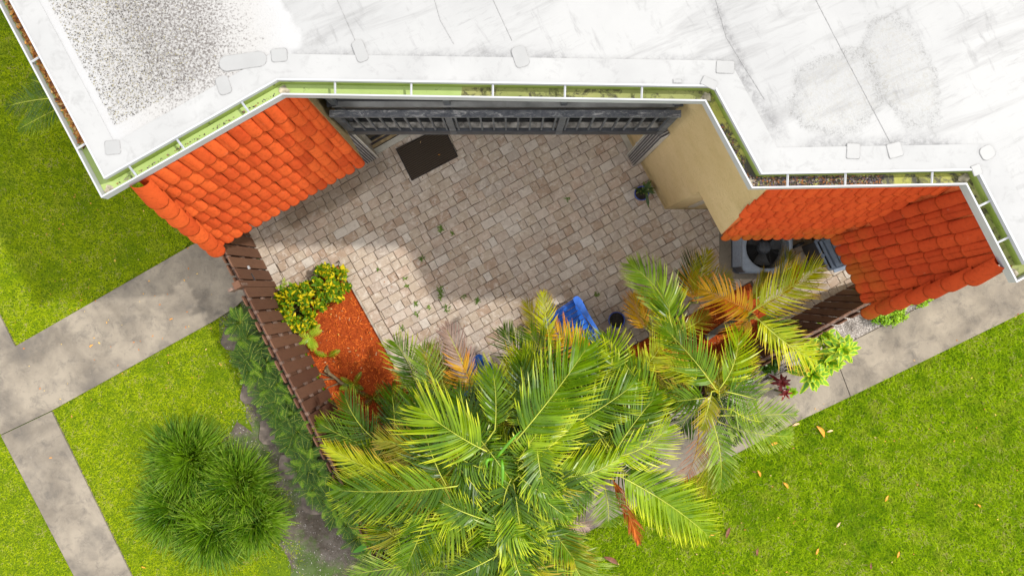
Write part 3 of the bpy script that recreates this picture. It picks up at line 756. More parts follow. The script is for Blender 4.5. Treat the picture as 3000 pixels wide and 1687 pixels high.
# gutters: floor, outer lip, inner face, hangers
lips = poly_off(0.0); lin = poly_off(-.015); fl0 = poly_off(-.010); fl1 = poly_off(-.120)
hang = [[(95, 180), (240, 428)], [(392, 502), (530, 420), (720, 312)], [(982, 256), (1205, 262), (1444, 268), (1655, 274), (1880, 276)], [], [(2307, 533), (2476, 531), (2730, 525)], [(2883, 597), (2938, 703)], []]
mats = [m_gclean, m_gclean, m_gmoss, m_gdark, m_gdark, m_gmoss, m_gmoss]
for i in range(7):
    gut = bpy.data.objects.new('gutter', None); C.link(gut); c = (lips[i]+lips[i+1])/2; gut.parent = house
    WL[gut] = Vector((c.x, c.y, 4.6)); gut.location = WL[gut]-WL[house]
    g = G(); V = [(*fl0[i], 4.602), (*fl0[i+1], 4.602), (*fl1[i+1], 4.602), (*fl1[i], 4.602), (*fl0[i], 4.588), (*fl0[i+1], 4.588), (*fl1[i+1], 4.588), (*fl1[i], 4.588)]
    g.add(V, [[0,1,2,3], [7,6,5,4]])
    split = []
    if i == 2:                               # clean to the left, mossy to the right
        mid = [p.lerp(q, .42) for p, q in ((fl0[2], fl0[3]), (fl1[2], fl1[3]))]
        g = G(); g.add([(*fl0[2], 4.602), (*mid[0], 4.602), (*mid[1], 4.602), (*fl1[2], 4.602)], [[0,1,2,3]]); g.build('gutter_floor', m_gclean, gut)
        g = G(); g.add([(*mid[0], 4.602), (*fl0[3], 4.602), (*fl1[3], 4.602), (*mid[1], 4.602)], [[0,1,2,3]]); g.build('gutter_floor', m_gmoss, gut)
    else: g.build('gutter_floor', mats[i], gut)
    g = G(); V = []
    for z in (4.585, 4.70):
        V += [(*lips[i], z), (*lips[i+1], z), (*lin[i+1], z), (*lin[i], z)]
    V = [(*lips[i], 4.585), (*lips[i+1], 4.585), (*poly_off(-.008)[i+1], 4.585), (*poly_off(-.008)[i], 4.585), (*lips[i], 4.688), (*lips[i+1], 4.688), (*poly_off(-.008)[i+1], 4.688), (*poly_off(-.008)[i], 4.688)]
    g.add(V, [[0,1,5,4], [2,3,7,6], [3,2,1,0]])
    V = [(*lips[i], 4.688), (*lips[i+1], 4.688), (*lin[i+1], 4.688), (*lin[i], 4.688), (*lips[i], 4.703), (*lips[i+1], 4.703), (*lin[i+1], 4.703), (*lin[i], 4.703)]
    g.add(V, [[0,1,5,4], [1,2,6,5], [2,3,7,6], [3,0,4,7], [4,5,6,7], [3,2,1,0]]); g.build('gutter_lip', m_white, gut)
    g = G(); b0, b1 = poly_off(-.1165)[i], poly_off(-.1165)[i+1]
    g.add([(*b0, 4.60), (*b1, 4.60), (*b1, 4.70), (*b0, 4.70)], [[0,1,2,3]]); g.build('fascia', m_gfascia, gut)
    nn = line_of(LIP[i], LIP[i+1])[0]
    for (hx, hy) in hang[i]:
        q = V2(P(hx, hy, 4.70)); q = q + nn*((line_of(LIP[i], LIP[i+1])[1]) - nn.dot(q))
        g = G(); a = q - nn*.012; b = q - nn*.130; skew = (lips[i+1]-lips[i]).normalized()*(.012 if i == 1 else 0)
        g.beam((*a, 4.695), (*(b - skew), 4.712), .019, .006); g.beam((*a, 4.699), (*(b - skew), 4.716), .004, .01); 
        g.build('gutter_hanger', m_zinc if i == 1 else m_white, gut)
    if 0 < i:                                # soldered corner with grimy sealant
        p = (lips[i]+fl1[i])/2; g = G(); R = random.Random(i); n_ = 9
        g.add([(p.x + .052*R.uniform(.6, 1.15)*math.cos(a), p.y + .052*R.uniform(.6, 1.15)*math.sin(a), 4.607) for a in [2*math.pi*k/n_ for k in range(n_)]], [list(range(n_))]); g.build('corner_sealant', plain('corner_sealant', (.42, .37, .28), .8, .4, 20, .4), gut)

# debris strewn along a line
def flakes(name, a, b, wd, n, z, mat, size, label, cat, bias=0., zr=.02, tilt=.5, seed=1, kind='stuff', parent=None, aspect=2.0, dens=None):
    R = np.random.default_rng(seed); a, b = np.array(a[:2]), np.array(b[:2]); d = b-a; L = np.linalg.norm(d); d = d/L; nn = np.array((-d[1], d[0]))
    t = R.random(n); t = t if dens is None else dens(t, R); s = (R.random(n)-.5)*wd + bias
    c = a + d*(t*L)[:, None] + nn*s[:, None]
    z0 = z + R.random(n)*zr; ang = R.random(n)*6.283; sz = size*(.5+R.random(n)*.9)
    u = np.stack([np.cos(ang), np.sin(ang), (R.random(n)-.5)*tilt], 1); v = np.stack([-np.sin(ang), np.cos(ang), (R.random(n)-.5)*tilt], 1)
    c3 = np.concatenate([c, z0[:, None]], 1); U = u*sz[:, None]; W = v*(sz/aspect)[:, None]
    V = np.stack([c3-U, c3-U*.2-W, c3+U, c3-U*.2+W], 1).reshape(-1, 3); F = np.arange(4*n).reshape(-1, 4)
    o = mesh(name, V, [F], mat, parent, rnd=np.repeat(R.random(n), 4))
    tag(o, label, cat, None, kind); return o
gm = [(p+q)/2 for p, q in zip(lips, fl1)]
flakes('leaf_litter', gm[0].lerp(gm[1], .32), gm[0].lerp(gm[1], .86), .055, 1300, 4.603, m_dry, .024, 'dry brown leaves heaped in the left gutter', 'leaves', bias=.004, zr=.03, seed=2)
flakes('leaf_litter', gm[4], gm[4].lerp(gm[5], .62), .085, 900, 4.603, m_muck, .013, 'dark rotting leaves lying in the gutter above the red tiles', 'leaves', bias=.005, zr=.012, seed=3, dens=lambda t, R: t**.9)
flakes('leaf_litter', gm[3].lerp(gm[4], .3), gm[3].lerp(gm[4], .98), .05, 110, 4.603, m_muck, .012, 'thin dark sludge in the gutter above the stucco wall', 'leaves', seed=4, zr=.006)
flakes('leaf_litter', gm[1].lerp(gm[2], .05), gm[1].lerp(gm[2], .95), .02, 110, 4.603, m_muck, .009, 'thin line of dark grit in the gutter above the orange tiles', 'leaves', bias=.012, seed=5, zr=.006)
# gravel left on the bare part of the roof
n = 9000; R = np.random.default_rng(8); cc = V2(P(340, 190, 4.742))
xy = np.stack([R.normal(0, .36, n*2), R.normal(0, .80, n*2)], 1); rot = .42; cr, sr = math.cos(rot), math.sin(rot)
xy = np.stack([xy[:, 0]*cr - xy[:, 1]*sr + cc.x, xy[:, 0]*sr + xy[:, 1]*cr + cc.y], 1)
e0 = line_of(LIP[0], LIP[1], -.42); e1 = line_of(LIP[1], LIP[2], -.48)
ok = (xy @ np.array(e0[0]) < e0[1]) & (xy @ np.array(e1[0]) < e1[1]) & (xy[:, 0] < -2.35); xy = xy[ok][:n]; n = len(xy)
s_ = .003 + R.random(n)*.006; a = R.random(n)*6.28
base = np.stack([np.concatenate([xy + np.stack([np.cos(a+k*2.094), np.sin(a+k*2.094)], 1)*s_[:, None]*R.uniform(.7, 1.3, (n, 1)), np.full((n, 1), 4.743)], 1) for k in range(3)], 1)
apex = np.concatenate([xy, (4.743 + s_*.9)[:, None]], 1)[:, None]
V = np.concatenate([base, apex], 1).reshape(-1, 3); k = np.arange(n)*4
F = np.concatenate([np.stack([k, k+1, k+3], 1), np.stack([k+1, k+2, k+3], 1), np.stack([k+2, k, k+3], 1)])
tag(mesh('roof_gravel', V, [F], m_grit, None, rnd=np.repeat(R.random(n), 4)), 'loose grey and white grit on the worn left part of the roof', 'gravel', None, 'stuff')

# ------------------------------------------------------------------ balcony
bal = bpy.data.objects.new('balcony', None); C.link(bal); bal.parent = house; WL[bal] = Vector((-.05, 1.8, 2.44)); bal.location = WL[bal]-WL[house]
yb = 1.80; x0, x1 = -1.88, 1.74
g = G(); g.prism([Vector((x0, yb+.02)), Vector((x1, yb+.02)), Vector((1.66, 3.7)), Vector((-.7, 3.7)), Vector((-2.0, 2.6))], 2.36, 2.52); g.build('deck', plain('deck_grey', (.09, .09, .09), .7, .3, 8, .2), bal)
g = G(); g.box(((x0+x1)/2, yb+.008, 2.47), ((x1-x0)/2, 0, 0), (0, .014, 0), (0, 0, .07)); g.build('deck_beam', m_black, bal)
g = G(); g.box(((x0+x1)/2, yb+.06, 2.64), ((x1-x0)/2-.02, 0, 0), (0, .030, 0), (0, 0, .012)); g.build('sill_board', m_peel2, bal)
g = G(); g.box(((x0+x1)/2, yb+.012, 3.46), ((x1-x0)/2+.02, 0, 0), (0, .036, 0), (0, 0, .020)); g.build('handrail', m_peel, bal)
g = G(); g.box(((x0+x1)/2, yb+.01, 3.41), ((x1-x0)/2, 0, 0), (0, .012, 0), (0, 0, .028)); g.build('subrail', m_black, bal)
g = G(); g.box(((x0+x1)/2, yb+.005, 2.62), ((x1-x0)/2, 0, 0), (0, .018, 0), (0, 0, .02)); g.build('bottom_rail', m_black, bal)
x = x0 + .07
while x < x1 - .04:
    g = G(); g.box((x, yb+.008, 3.0), (.010, 0, 0), (0, .010, 0), (0, 0, .37)); g.build('baluster', m_blackpost, bal); x += .134
for px in (x0+.03, -.673, .54, x1-.03):
    g = G(); g.box((px, yb+.13, 3.5), (.032, 0, 0), (0, .03, 0), (0, 0, 1.08)); g.build('screen_post', m_blackpost, bal)
    g = G(); g.box((px, yb+.01, 2.93), (.036, 0, 0), (0, .022, 0), (0, 0, .50)); g.build('rail_post', m_blackpost, bal)
g = G(); g.box(((x0+x1)/2, yb+.115, 3.42), ((x1-x0)/2, 0, 0), (0, .030, 0), (0, 0, .03)); g.build('screen_rail', plain('rail_grey', (.26, .26, .25), .5, .25, 4, .1), bal)
g = G(); g.box(((x0+x1)/2, yb+.14, 4.5), ((x1-x0)/2, 0, 0), (0, .03, 0), (0, 0, .06)); g.build('screen_rail', m_black, bal)
xs = [x0+.03, -.673, .54, x1-.03]
for i in range(3):
    for (za, zb) in ((2.55, 3.38), (3.47, 4.46)):
        g = G(); g.box(((xs[i]+xs[i+1])/2, yb+.145, (za+zb)/2), ((xs[i+1]-xs[i])/2-.033, 0, 0), (0, .002, 0), (0, 0, (zb-za)/2)); g.build('screen_panel', m_screen, bal)
for sgn, xx, bx, by in ((-1, x0, -2.0, 2.6), (1, x1, 1.66, 3.3)):
    g = G(); g.beam((xx, yb+.09, 3.46), (bx, by, 3.46), .09, .04); g.build('side_rail', m_black, bal); g = G(); g.beam((xx, yb+.03, 2.44), (bx, by, 2.44), .03, .12); g.build('side_fascia', m_black, bal)
    g = G(); g.add([(xx, yb+.1, 2.5), (bx, by, 2.5), (bx, by, 4.56), (xx, yb+.1, 4.56)], [[0,1,2,3]]); g.build('screen_panel', m_screen, bal)
g = G(); g.box((-.1, 3.2, 3.5), (2.2, 0, 0), (0, .02, 0), (0, 0, 1.08)); g.build('shade_panel', m_dark, bal)  # near-black sheet: the shade inside the balcony put into its colour

# sliding doors and accordion shutters under the balcony
def doors(o0, u, nout, L, label):
    """o0 ground start, u along the wall to the rear, nout towards the courtyard"""
    dr = bpy.data.objects.new('sliding_door', None); C.link(dr); dr.parent = house; WL[dr] = Vector((*o0, 0)); dr.location = WL[dr]-WL[house]; dr['label'] = label
    o3 = Vector((*o0, 0)); u3 = Vector((*u, 0)); n3 = Vector((*nout, 0))
    off = -.045
    for (w_, m, hh) in ((.085, m_cream, .05), (.014, m_slatd, .035), (.05, m_tan, .045), (.035, m_slatd, .03), (.03, m_tan, .045), (.03, m_slatd, .03), (.05, m_cream, .055), (.05, m_slatd, .03)):
        c = o3 + n3*(off - w_/2) + u3*L/2
        g = G(); g.box(c + Vector((0, 0, hh/2+.015)), u3*L/2, n3*(w_/2-.002), (0, 0, hh/2)); g.build('track', m, dr); off -= w_
    g = G(); g.box(o3 + n3*(-.25) + u3*L/2 + Vector((0, 0, 1.15)), u3*L/2, n3*.006, (0, 0, 1.1)); g.build('glass_panel', plain('door_glass', (.02, .025, .03), .08, .1, 5, 0., spec=.8), dr)
    for k in range(4):
        g = G(); g.box(o3 + n3*(-.25) + u3*(L*k/3) + Vector((0, 0, 1.15)), u3*.03, n3*.02, (0, 0, 1.1)); g.build('door_stile', m_cream, dr)
    return dr
def shutter(o0, u, nout, label, n=11):
    sh = bpy.data.objects.new('accordion_shutter', None); C.link(sh); sh.parent = house; WL[sh] = Vector((*o0, 0)); sh.location = WL[sh]-WL[house]; sh['label'] = label
    o3 = Vector((*o0, 0)); u3 = Vector((*u, 0)); n3 = Vector((*nout, 0))
    for k in range(n):
        g = G(); g.box(o3 + u3*(.008+k*.0165) + n3*(-.055+.006*(k % 2)) + Vector((0, 0, 1.17)), u3*.0045, n3*.06, (0, 0, 1.12)); g.build('shutter_slat', m_slat if k % 2 == 0 else m_slatd, sh)
    g = G(); g.box(o3 + u3*(n*.0165+.014) + n3*(-.05) + Vector((0, 0, 1.17)), u3*.010, n3*.065, (0, 0, 1.12)); g.build('shutter_stile', m_cream, sh)
    g = G(); g.box(o3 + u3*(n*.0165+.020) + n3*(.012) + Vector((0, 0, 1.05)), u3*.008, n3*.014, (0, 0, .03)); g.build('shutter_lock', m_white, sh)
sL = V2(P(1075, 482)); shutter(sL, u1, n1, 'folded pale shutter stack beside the door mat')
doors(sL + u1*.20, u1, n1, 2.7, 'sliding door track beside the dark door mat')
wdu = wd_.normalized(); nWW = Vector((-wdu.y, wdu.x)); nWW = nWW if nWW.x < 0 else -nWW
sR = V2(P(1857, 494)); shutter(sR + wdu*.02, wdu, nWW, 'folded pale shutter stack beside the stucco wall')
doors(sR + wdu*.22, wdu, nWW, 1.8, 'sliding door track beside the stucco wall')
g = G(); q = V2(P(1912, 450, 0)); g.box((q.x+.06, q.y+.02, 1.1), Vector((*wdu, 0))*.03, Vector((*nWW, 0))*.05, (0, 0, 1.1)); g.build('door_jamb', m_white, house)
g = G(); q = V2(P(1990, 604, 0)); g.box((2.235+.30, 1.147, 1.3), (.045, 0, 0), (0, .012, 0), (0, 0, .9)); g.build('wall_trim', plain('pale_trim', (.5, .43, .33), .8, .1, 8, .1), house)

# ------------------------------------------------------------------ fences and gate
def board(p, d, nn, w_, z0, h, t, parent, mat=m_board, lean=0.):
    """one dog-eared picket: p ground point of its middle, d along the fence, nn thickness direction"""
    c = .022; prof = [(-w_/2, z0), (w_/2, z0), (w_/2, h-c), (w_/2-c*.75, h-c*.3), (w_/2-c, h), (-w_/2+c, h), (-w_/2+c*.75, h-c*.3), (-w_/2, h-c)]
    V = []; n = len(prof); k = math.tan(lean)
    for s in (-1, 1):
        for (a, z) in prof: V.append((p.x + d.x*(a + k*z) + nn.x*s*t/2, p.y + d.y*(a + k*z) + nn.y*s*t/2, z))
    F = [list(range(n)), list(range(n, 2*n))[::-1]] + [[i, n+i, n+(i+1) % n, (i+1) % n] for i in range(n)]
    cr = Vector((d.x, d.y, 0)).cross(Vector((0, 0, 1))).dot(Vector((nn.x, nn.y, 0)))
    if cr < 0: F = [f[::-1] for f in F]
    return mesh('board', V, F, mat, parent)
def fence(root, p0, d, nn, L, h, pitch, outer_first=True, w_=.142, outer=True, R=random.Random(4)):
    n = round(L/pitch); pitch = L/n
    for k in range(n):
        c = p0 + d*((k+.5)*pitch)
        board(c + nn*.036, d, nn, w_*R.uniform(.97, 1.02), .04, h + R.gauss(0, .008), .017, root, lean=R.gauss(0, .004))
        if outer: board(c + d*pitch/2 - nn*.036, d, nn, w_*R.uniform(.97, 1.02), .04, h - .01 + R.gauss(0, .010), .017, root, lean=R.gauss(0, .004))
    for z in (.30, .80, h-.14):
        a = p0 + d*.01; b = p0 + d*(L-.01); g = G(); g.beam((a.x, a.y, z), (b.x, b.y, z), .038, .085); g.build('rail', m_rail, root)
gate_t = ((V2(P(690, 836, 1.6)) - FL0).dot(fu))
gs = -.72
gate = empty('wooden_gate', (*(FL0 + fu*((gs+gate_t)/2)), 0), 'brown wooden gate at the inner end of the concrete path', 'gate')
fence(gate, FL0 + fu*gs, fu, fln, gate_t - .05 - gs, 1.5, .190, outer=True, w_=.150)
g = G(); q = FL0 + fu*(gate_t-.24) + fln*.052; g.box((q.x, q.y, .92), Vector((*fu, 0))*.022, Vector((*fln, 0))*.012, (0, 0, .02)); g.build('latch_plate', m_white, gate)
g = G(); q = FL0 + fu*(gate_t-.08) + fln*.055; g.beam((*(q - fu*.07), .95), (*(q + fu*.03), .93), .010, .010); g.build('latch_bolt', m_black, gate)
lf = empty('wooden_fence', (*((FL0 + CORN)/2), 0), 'brown board fence running down beside the mulch bed and ferns', 'fence')
g = G(); q = FL0 + fu*(gate_t-.0); g.box((*q, .80), Vector((*fu, 0))*.046, Vector((*fln, 0))*.046, (0, 0, .80)); g.build('post', m_board, lf)
g = G(); q = FL0 + fu*(gate_t+.012) - fln*.045; g.box((*q, 1.44), Vector((*fu, 0))*.018, Vector((*fln, 0))*.10, (0, 0, .11)); g.build('post_brace', m_rail, lf)
Lf = (CORN-FL0).length
fence(lf, FL0 + fu*(gate_t+.03), fu, fln, Lf - gate_t - .03, 1.5, .184, R=random.Random(9))
p_end = FR0 - fr*.75; Lr = (CORN - p_end).length
rf_ = empty('wooden_fence', (*((FR0 + CORN)/2), 0), 'shaded brown board fence between the palms and the pavement', 'fence')
fence(rf_, p_end, fr, frn, Lr-.06, 1.5, .184, R=random.Random(12))
for t in (.6, 2.9, 5.2, 7.3):
    g = G(); q = p_end + fr*t; g.box((*q, .74), Vector((*fr, 0))*.018, Vector((*frn, 0))*.018, (0, 0, .74)); g.build('post', m_rail, rf_)

# ------------------------------------------------------------------ objects in the courtyard
q = V2(P(1250, 454)); c4 = [V2(P(*p)) for p in ((1160, 438), (1207, 531), (1343, 460), (1300, 370))]
dm = empty('door_mat', (*(sum(c4, Vector((0, 0)))/4), .02), 'dark brown ribbed door mat lying at the sliding door', 'mat')
g = G(); g.prism(c4, .024, .037); g.build('mat_border', m_dark if False else plain('mat_rubber', (.03, .024, .02), .8, .2, 30, .3), dm)
cc_ = sum(c4, Vector((0, 0)))/4; g = G(); g.prism([cc_ + (p-cc_)*.95 for p in c4], .03, .042); g.build('mat_pile', m_mat, dm)

# air conditioner
ac = empty('air_conditioner', (3.56, .61, 0), 'grey outdoor air conditioner with round fan grille under the tiled eave', 'air conditioner')
ax0, ax1, ay0, ay1, ah = 3.205, 3.908, .215, .918, .60
acx, acy = (ax0+ax1)/2, (ay0+ay1)/2; acw = (ax1-ax0)/2
pad = G(); pad.prism([Vector(p) for p in ((3.03, .13), (4.02, .13), (4.02, 1.1), (3.03, 1.1))], .0, .035); tag(pad.build('equipment_pad', m_conc2), 'pale concrete pad under the grey air conditioner', 'slab')
def rsq(cx, cy, hw, r, z, n=6):
    return [(cx + sx*(hw-r) + r*math.cos(math.radians(a0+90*k/(n-1))), cy + sy*(hw-r) + r*math.sin(math.radians(a0+90*k/(n-1))), z) for (sx, sy, a0) in ((1,1,0),(-1,1,90),(-1,-1,180),(1,-1,270)) for k in range(n)]
def loft(rings, capb=False, capt=False):
    g = G(); V = [p for r in rings for p in r]; n = len(rings[0]); F = []
    for i in range(len(rings)-1):
        for j in range(n): F.append([i*n+j, i*n+(j+1) % n, (i+1)*n+(j+1) % n, (i+1)*n+j])
    if capb: F.append(list(range(n))[::-1])
    if capt: F.append([(len(rings)-1)*n+j for j in range(n)])
    return g.add(V, F)
loft([rsq(acx, acy, acw+.006, .09, .036), rsq(acx, acy, acw+.006, .09, .10), rsq(acx, acy, acw-.008, .085, .10)]).build('base_pan', m_condd, ac)
loft([rsq(acx, acy, acw-.010, .085, .10), rsq(acx, acy, acw-.010, .085, .56)]).build('coil', m_condd, ac)
for s in range(4):                           # louvred guards, each side slats
    for k in range(9):
        z = .13 + k*.047; a = s*math.pi/2; dx, dy = math.cos(a), math.sin(a)
        g = G(); g.box((acx+dx*(acw-.004), acy+dy*(acw-.004), z), Vector((-dy, dx, 0))*(acw-.085), Vector((dx, dy, -.8))*.010, (0, 0, .008)); g.build('louvre', m_cond, ac)
fr_ = .297; ring = []; N = 24
out0 = rsq(acx, acy, acw, .09, .555, 7)[:]; 
def circ(r, z, n, ph=0): return [(acx + r*math.cos(2*math.pi*k/n+ph), acy + r*math.sin(2*math.pi*k/n+ph), z) for k in range(n)]
n28 = 28
def sq28(hw, r, z): return rsq(acx, acy, hw, r, z, 7)
def c28(r, z):
    return [(acx + r*math.cos(math.radians(a0+90*(k+.5)/7)), acy + r*math.sin(math.radians(a0+90*(k+.5)/7)), z) for a0 in (0, 90, 180, 270) for k in range(7)]
loft([sq28(acw, .09, .555), sq28(acw+.002, .09, .588), sq28(acw-.012, .085, .602), c28(fr_+.03, .606), c28(fr_+.004, .600), c28(fr_-.002, .50)]).build('top_cover', m_cond, ac, smooth=False)
loft([c28(fr_-.004, .20), c28(.001, .20)]).build('fan_well', m_dark, ac)
loft([c28(fr_-.006, .50), c28(fr_-.006, .20)]).build('shroud', plain('shroud', (.42, .42, .42), .5, .1, 9, .05), ac)
for k in range(3):
    a = math.radians(20 + 120*k); V = []
    for (r, w0, w1) in ((.07, -.35, .35), (.16, -.50, .42), (.255, -.42, .52)):
        for ww, z in ((w0, .40), ((w0+w1)/2, .43), (w1, .455)): V.append((acx + r*math.cos(a+ww), acy + r*math.sin(a+ww), z))
    F = [[i*3+j, i*3+j+1, (i+1)*3+j+1, (i+1)*3+j] for i in range(2) for j in range(2)]
    mesh('fan_blade', V, F, m_black, ac, smooth=True)
g = G(); g.lathe((acx, acy, 0), [(.001, .49), (.07, .488), (.088, .47), (.09, .40), (.09, .38)], 20); g.build('fan_motor', m_condd, ac, smooth=True)
g = G()
for k in range(13): 
    r = .06 + k*.0178; g2 = G(); g2.tube([(acx + r*math.cos(t*math.pi/12), acy + r*math.sin(t*math.pi/12), .612) for t in range(25)], .0016, 3); g.V, g.F = (g.V + g2.V, g.F + [[i+len(g.V) for i in f] for f in g2.F])
o = g.build('wire_ring', m_black, ac); o['kind'] = 'stuff'
for k in range(8):
    a = k*math.pi/4+.2; g = G(); g.beam((acx+.05*math.cos(a), acy+.05*math.sin(a), .609), (acx+fr_*1.02*math.cos(a), acy+fr_*1.02*math.sin(a), .609), .004, .004); g.build('grille_spoke', m_black, ac)

# wheeled cart
lidq = [V2(P(x_, y_, .95)) for (x_, y_) in ((2391, 704), (2433, 790), (2495, 772), (2453, 690))]
cart = empty('rubbish_cart', (*(sum(lidq, Vector((0, 0)))/4), 0), 'grey blue plastic rubbish cart standing beyond the air conditioner', 'rubbish cart')
cl_ = sum(lidq, Vector((0, 0)))/4; da = (lidq[1]-lidq[0]).normalized(); db = (lidq[2]-lidq[1]).normalized(); wa = (lidq[1]-lidq[0]).length/2; wb = (lidq[2]-lidq[1]).length/2
def rect(k, ka, kb, z, sh=0.): return [(*(cl_ + db*sh + da*wa*ka*s1*k + db*wb*kb*s2*k), z) for (s1, s2) in ((-1,-1),(1,-1),(1,1),(-1,1))][::-1]
loft([rect(1, .66, .62, .04, .04), rect(1, .70, .68, .10, .04), rect(1, .90, .88, .80, .01), rect(1, .97, .95, .82), rect(1, .97, .95, .90)], True).build('body', m_cartd, cart)
loft([rect(1, 1.0, .80, .90, .05), rect(1, 1.02, .82, .93, .05), rect(1, .9, .70, .965, .05), rect(1, .55, .4, .97, .05)], True, True).build('lid', m_cart, cart)
def L3(a, b, z): return (*(cl_ + da*wa*a + db*wb*b), z)
g = G(); g.beam(L3(-1.0, -1.05, .93), L3(1.0, -1.05, .93), .028, .03); g.build('handle', m_cart, cart)
for a in (-.98, 0, .98):
    g = G(); g.beam(L3(a, -1.05, .93), L3(a, -.70, .93), .035, .028); g.build('handle_bracket', m_cart, cart)
g = G(); g.beam(L3(-.9, -.70, .955), L3(.9, -.70, .955), .035, .03); g.build('hinge', m_cart, cart)
g = G(); g.beam(L3(1.02, -.7, .93), L3(1.02, .8, .93), .09, .03); g.build('rim', m_cart, cart)
for a in (-.8, .8):
    g = G(); g.tube([L3(a, -.75, .10), L3(a*1.18, -.75, .10)], .10, 14); g.build('wheel', m_black, cart)
g = G(); g.box((*(cl_ + db*wb*.05 + da*wa*.05), .976), Vector((*da, 0))*wa*.7, Vector((*db, 0))*.004, (0, 0, .003)); g.build('lid_ridge', m_cartd, cart)

# flower pots
def pot(x, y, r, label):
    t = empty('flower_pot', (x, y, .02), label, 'flower pot')
    g = G(); g.lathe((x, y, .02), [(.001, .0), (r*.66, .0), (r*.74, .02), (r*.95, .20), (r*.98, .23), (r*1.06, .235), (r*1.06, .265), (r*.93, .265), (r*.90, .22)], 26); g.build('pot_wall', m_pot, t, smooth=True)
    g = G(); g.lathe((x, y, .02), [(.001, .222), (r*.91, .218)], 20); g.build('potting_soil', plain('potting_soil', (.03, .024, .018), .95, .4, 40, .8), t)
    return t
qa = P(1879, 567, .24); pot(qa.x, qa.y, .100, 'blue glazed pot at the foot of the stucco wall')
qb = P(1806, 937, .24); pot(qb.x, qb.y, .115, 'dark blue pot of bare soil right of the blue chair')

# leaf / frond strips, all numpy
def strips(base, dirv, L, w_, droop, nrm, sj=(0, .3, .65, 1), prof=(.5, 1, .75, .04), rnd=None, bend=None):
    n = len(base); m = len(sj); base = np.asarray(base); dirv = np.asarray(dirv); L = np.asarray(L)[:, None]; w_ = np.asarray(w_)[:, None]; droop = np.asarray(droop)[:, None]
    wv = np.cross(dirv, nrm); wv /= np.linalg.norm(wv, axis=1, keepdims=True)+1e-9
    nn = np.cross(wv, dirv); V = np.zeros((n, m, 2, 3)); U = np.zeros((n, m, 2, 2))
    for j, s in enumerate(sj):
        c = base + dirv*L*s - np.array([0, 0, 1.])*droop*L*s*s + (0 if bend is None else bend*L*s*s)
        V[:, j, 0] = c - wv*w_*prof[j]/2; V[:, j, 1] = c + wv*w_*prof[j]/2; U[:, j, 0] = (s, 0); U[:, j, 1] = (s, 1)
    idx = np.arange(n*m*2).reshape(n, m, 2)
    F = np.stack([idx[:, :-1, 0], idx[:, :-1, 1], idx[:, 1:, 1], idx[:, 1:, 0]], -1).reshape(-1, 4)
    r = np.random.default_rng(n).random(n) if rnd is None else rnd
    return V.reshape(-1, 3), F, U.reshape(-1, 2), np.repeat(r, m*2)
def cat(parts):
    V, F, U, R = [], [], [], []; k = 0
    for v, f, u, r in parts: V.append(v); F.append(f+k); U.append(u); R.append(r); k += len(v)
    return np.concatenate(V), np.concatenate(F), np.concatenate(U), np.concatenate(R)
def leafmesh(name, parts, mat, parent=None, smooth=True):
    V, F, U, R = cat(parts); return mesh(name, V, [F], mat, parent, uv=U, rnd=R, smooth=smooth)
def fan(R, c, n, L, w_, lo, hi, droop, jitter=.02, az0=0., az1=6.283, prof=(.35, .9, 1, .05), sj=(0, .3, .65, 1)):
    """rosette of leaves from c: elevation lo..hi"""
    az = np.linspace(az0, az1, n, endpoint=False) + R.normal(0, .25, n); e = np.radians(R.uniform(lo, hi, n))
    d = np.stack([np.cos(az)*np.cos(e), np.sin(az)*np.cos(e), np.sin(e)], 1)
    b = np.array(c) + R.normal(0, jitter, (n, 3))*np.array([1, 1, .5]); up = np.tile(np.array([0, 0, 1.]), (n, 1)) + R.normal(0, .18, (n, 3))
    return strips(b, d, L*R.uniform(.75, 1.15, n), w_*R.uniform(.8, 1.15, n), droop*R.uniform(.6, 1.4, n), up, sj, prof, R.random(n))
R = np.random.default_rng(21)
pp = empty('potted_plant', (qa.x, qa.y, .245), 'dark leafy plant growing in the blue pot by the stucco wall', 'plant')
for k in range(9):
    az = -.95 + k*.33 + R.normal(0, .1); L_ = .16 if k != 0 else .27
    parts = [fan(R, (qa.x + .04 + .03*math.cos(az), qa.y + .03 + .03*math.sin(az), .27 + .03*R.random()), 1, L_, .042, 15, 45, .35, .01, az, az+.01)]
    leafmesh('leaf', parts, m_potleaf, pp)
leafmesh('leaf_tuft', [fan(R, (qa.x+.02, qa.y+.04, .26), 12, .14, .035, 30, 75, .25)], m_potleaf, pp)['kind'] = 'stuff'

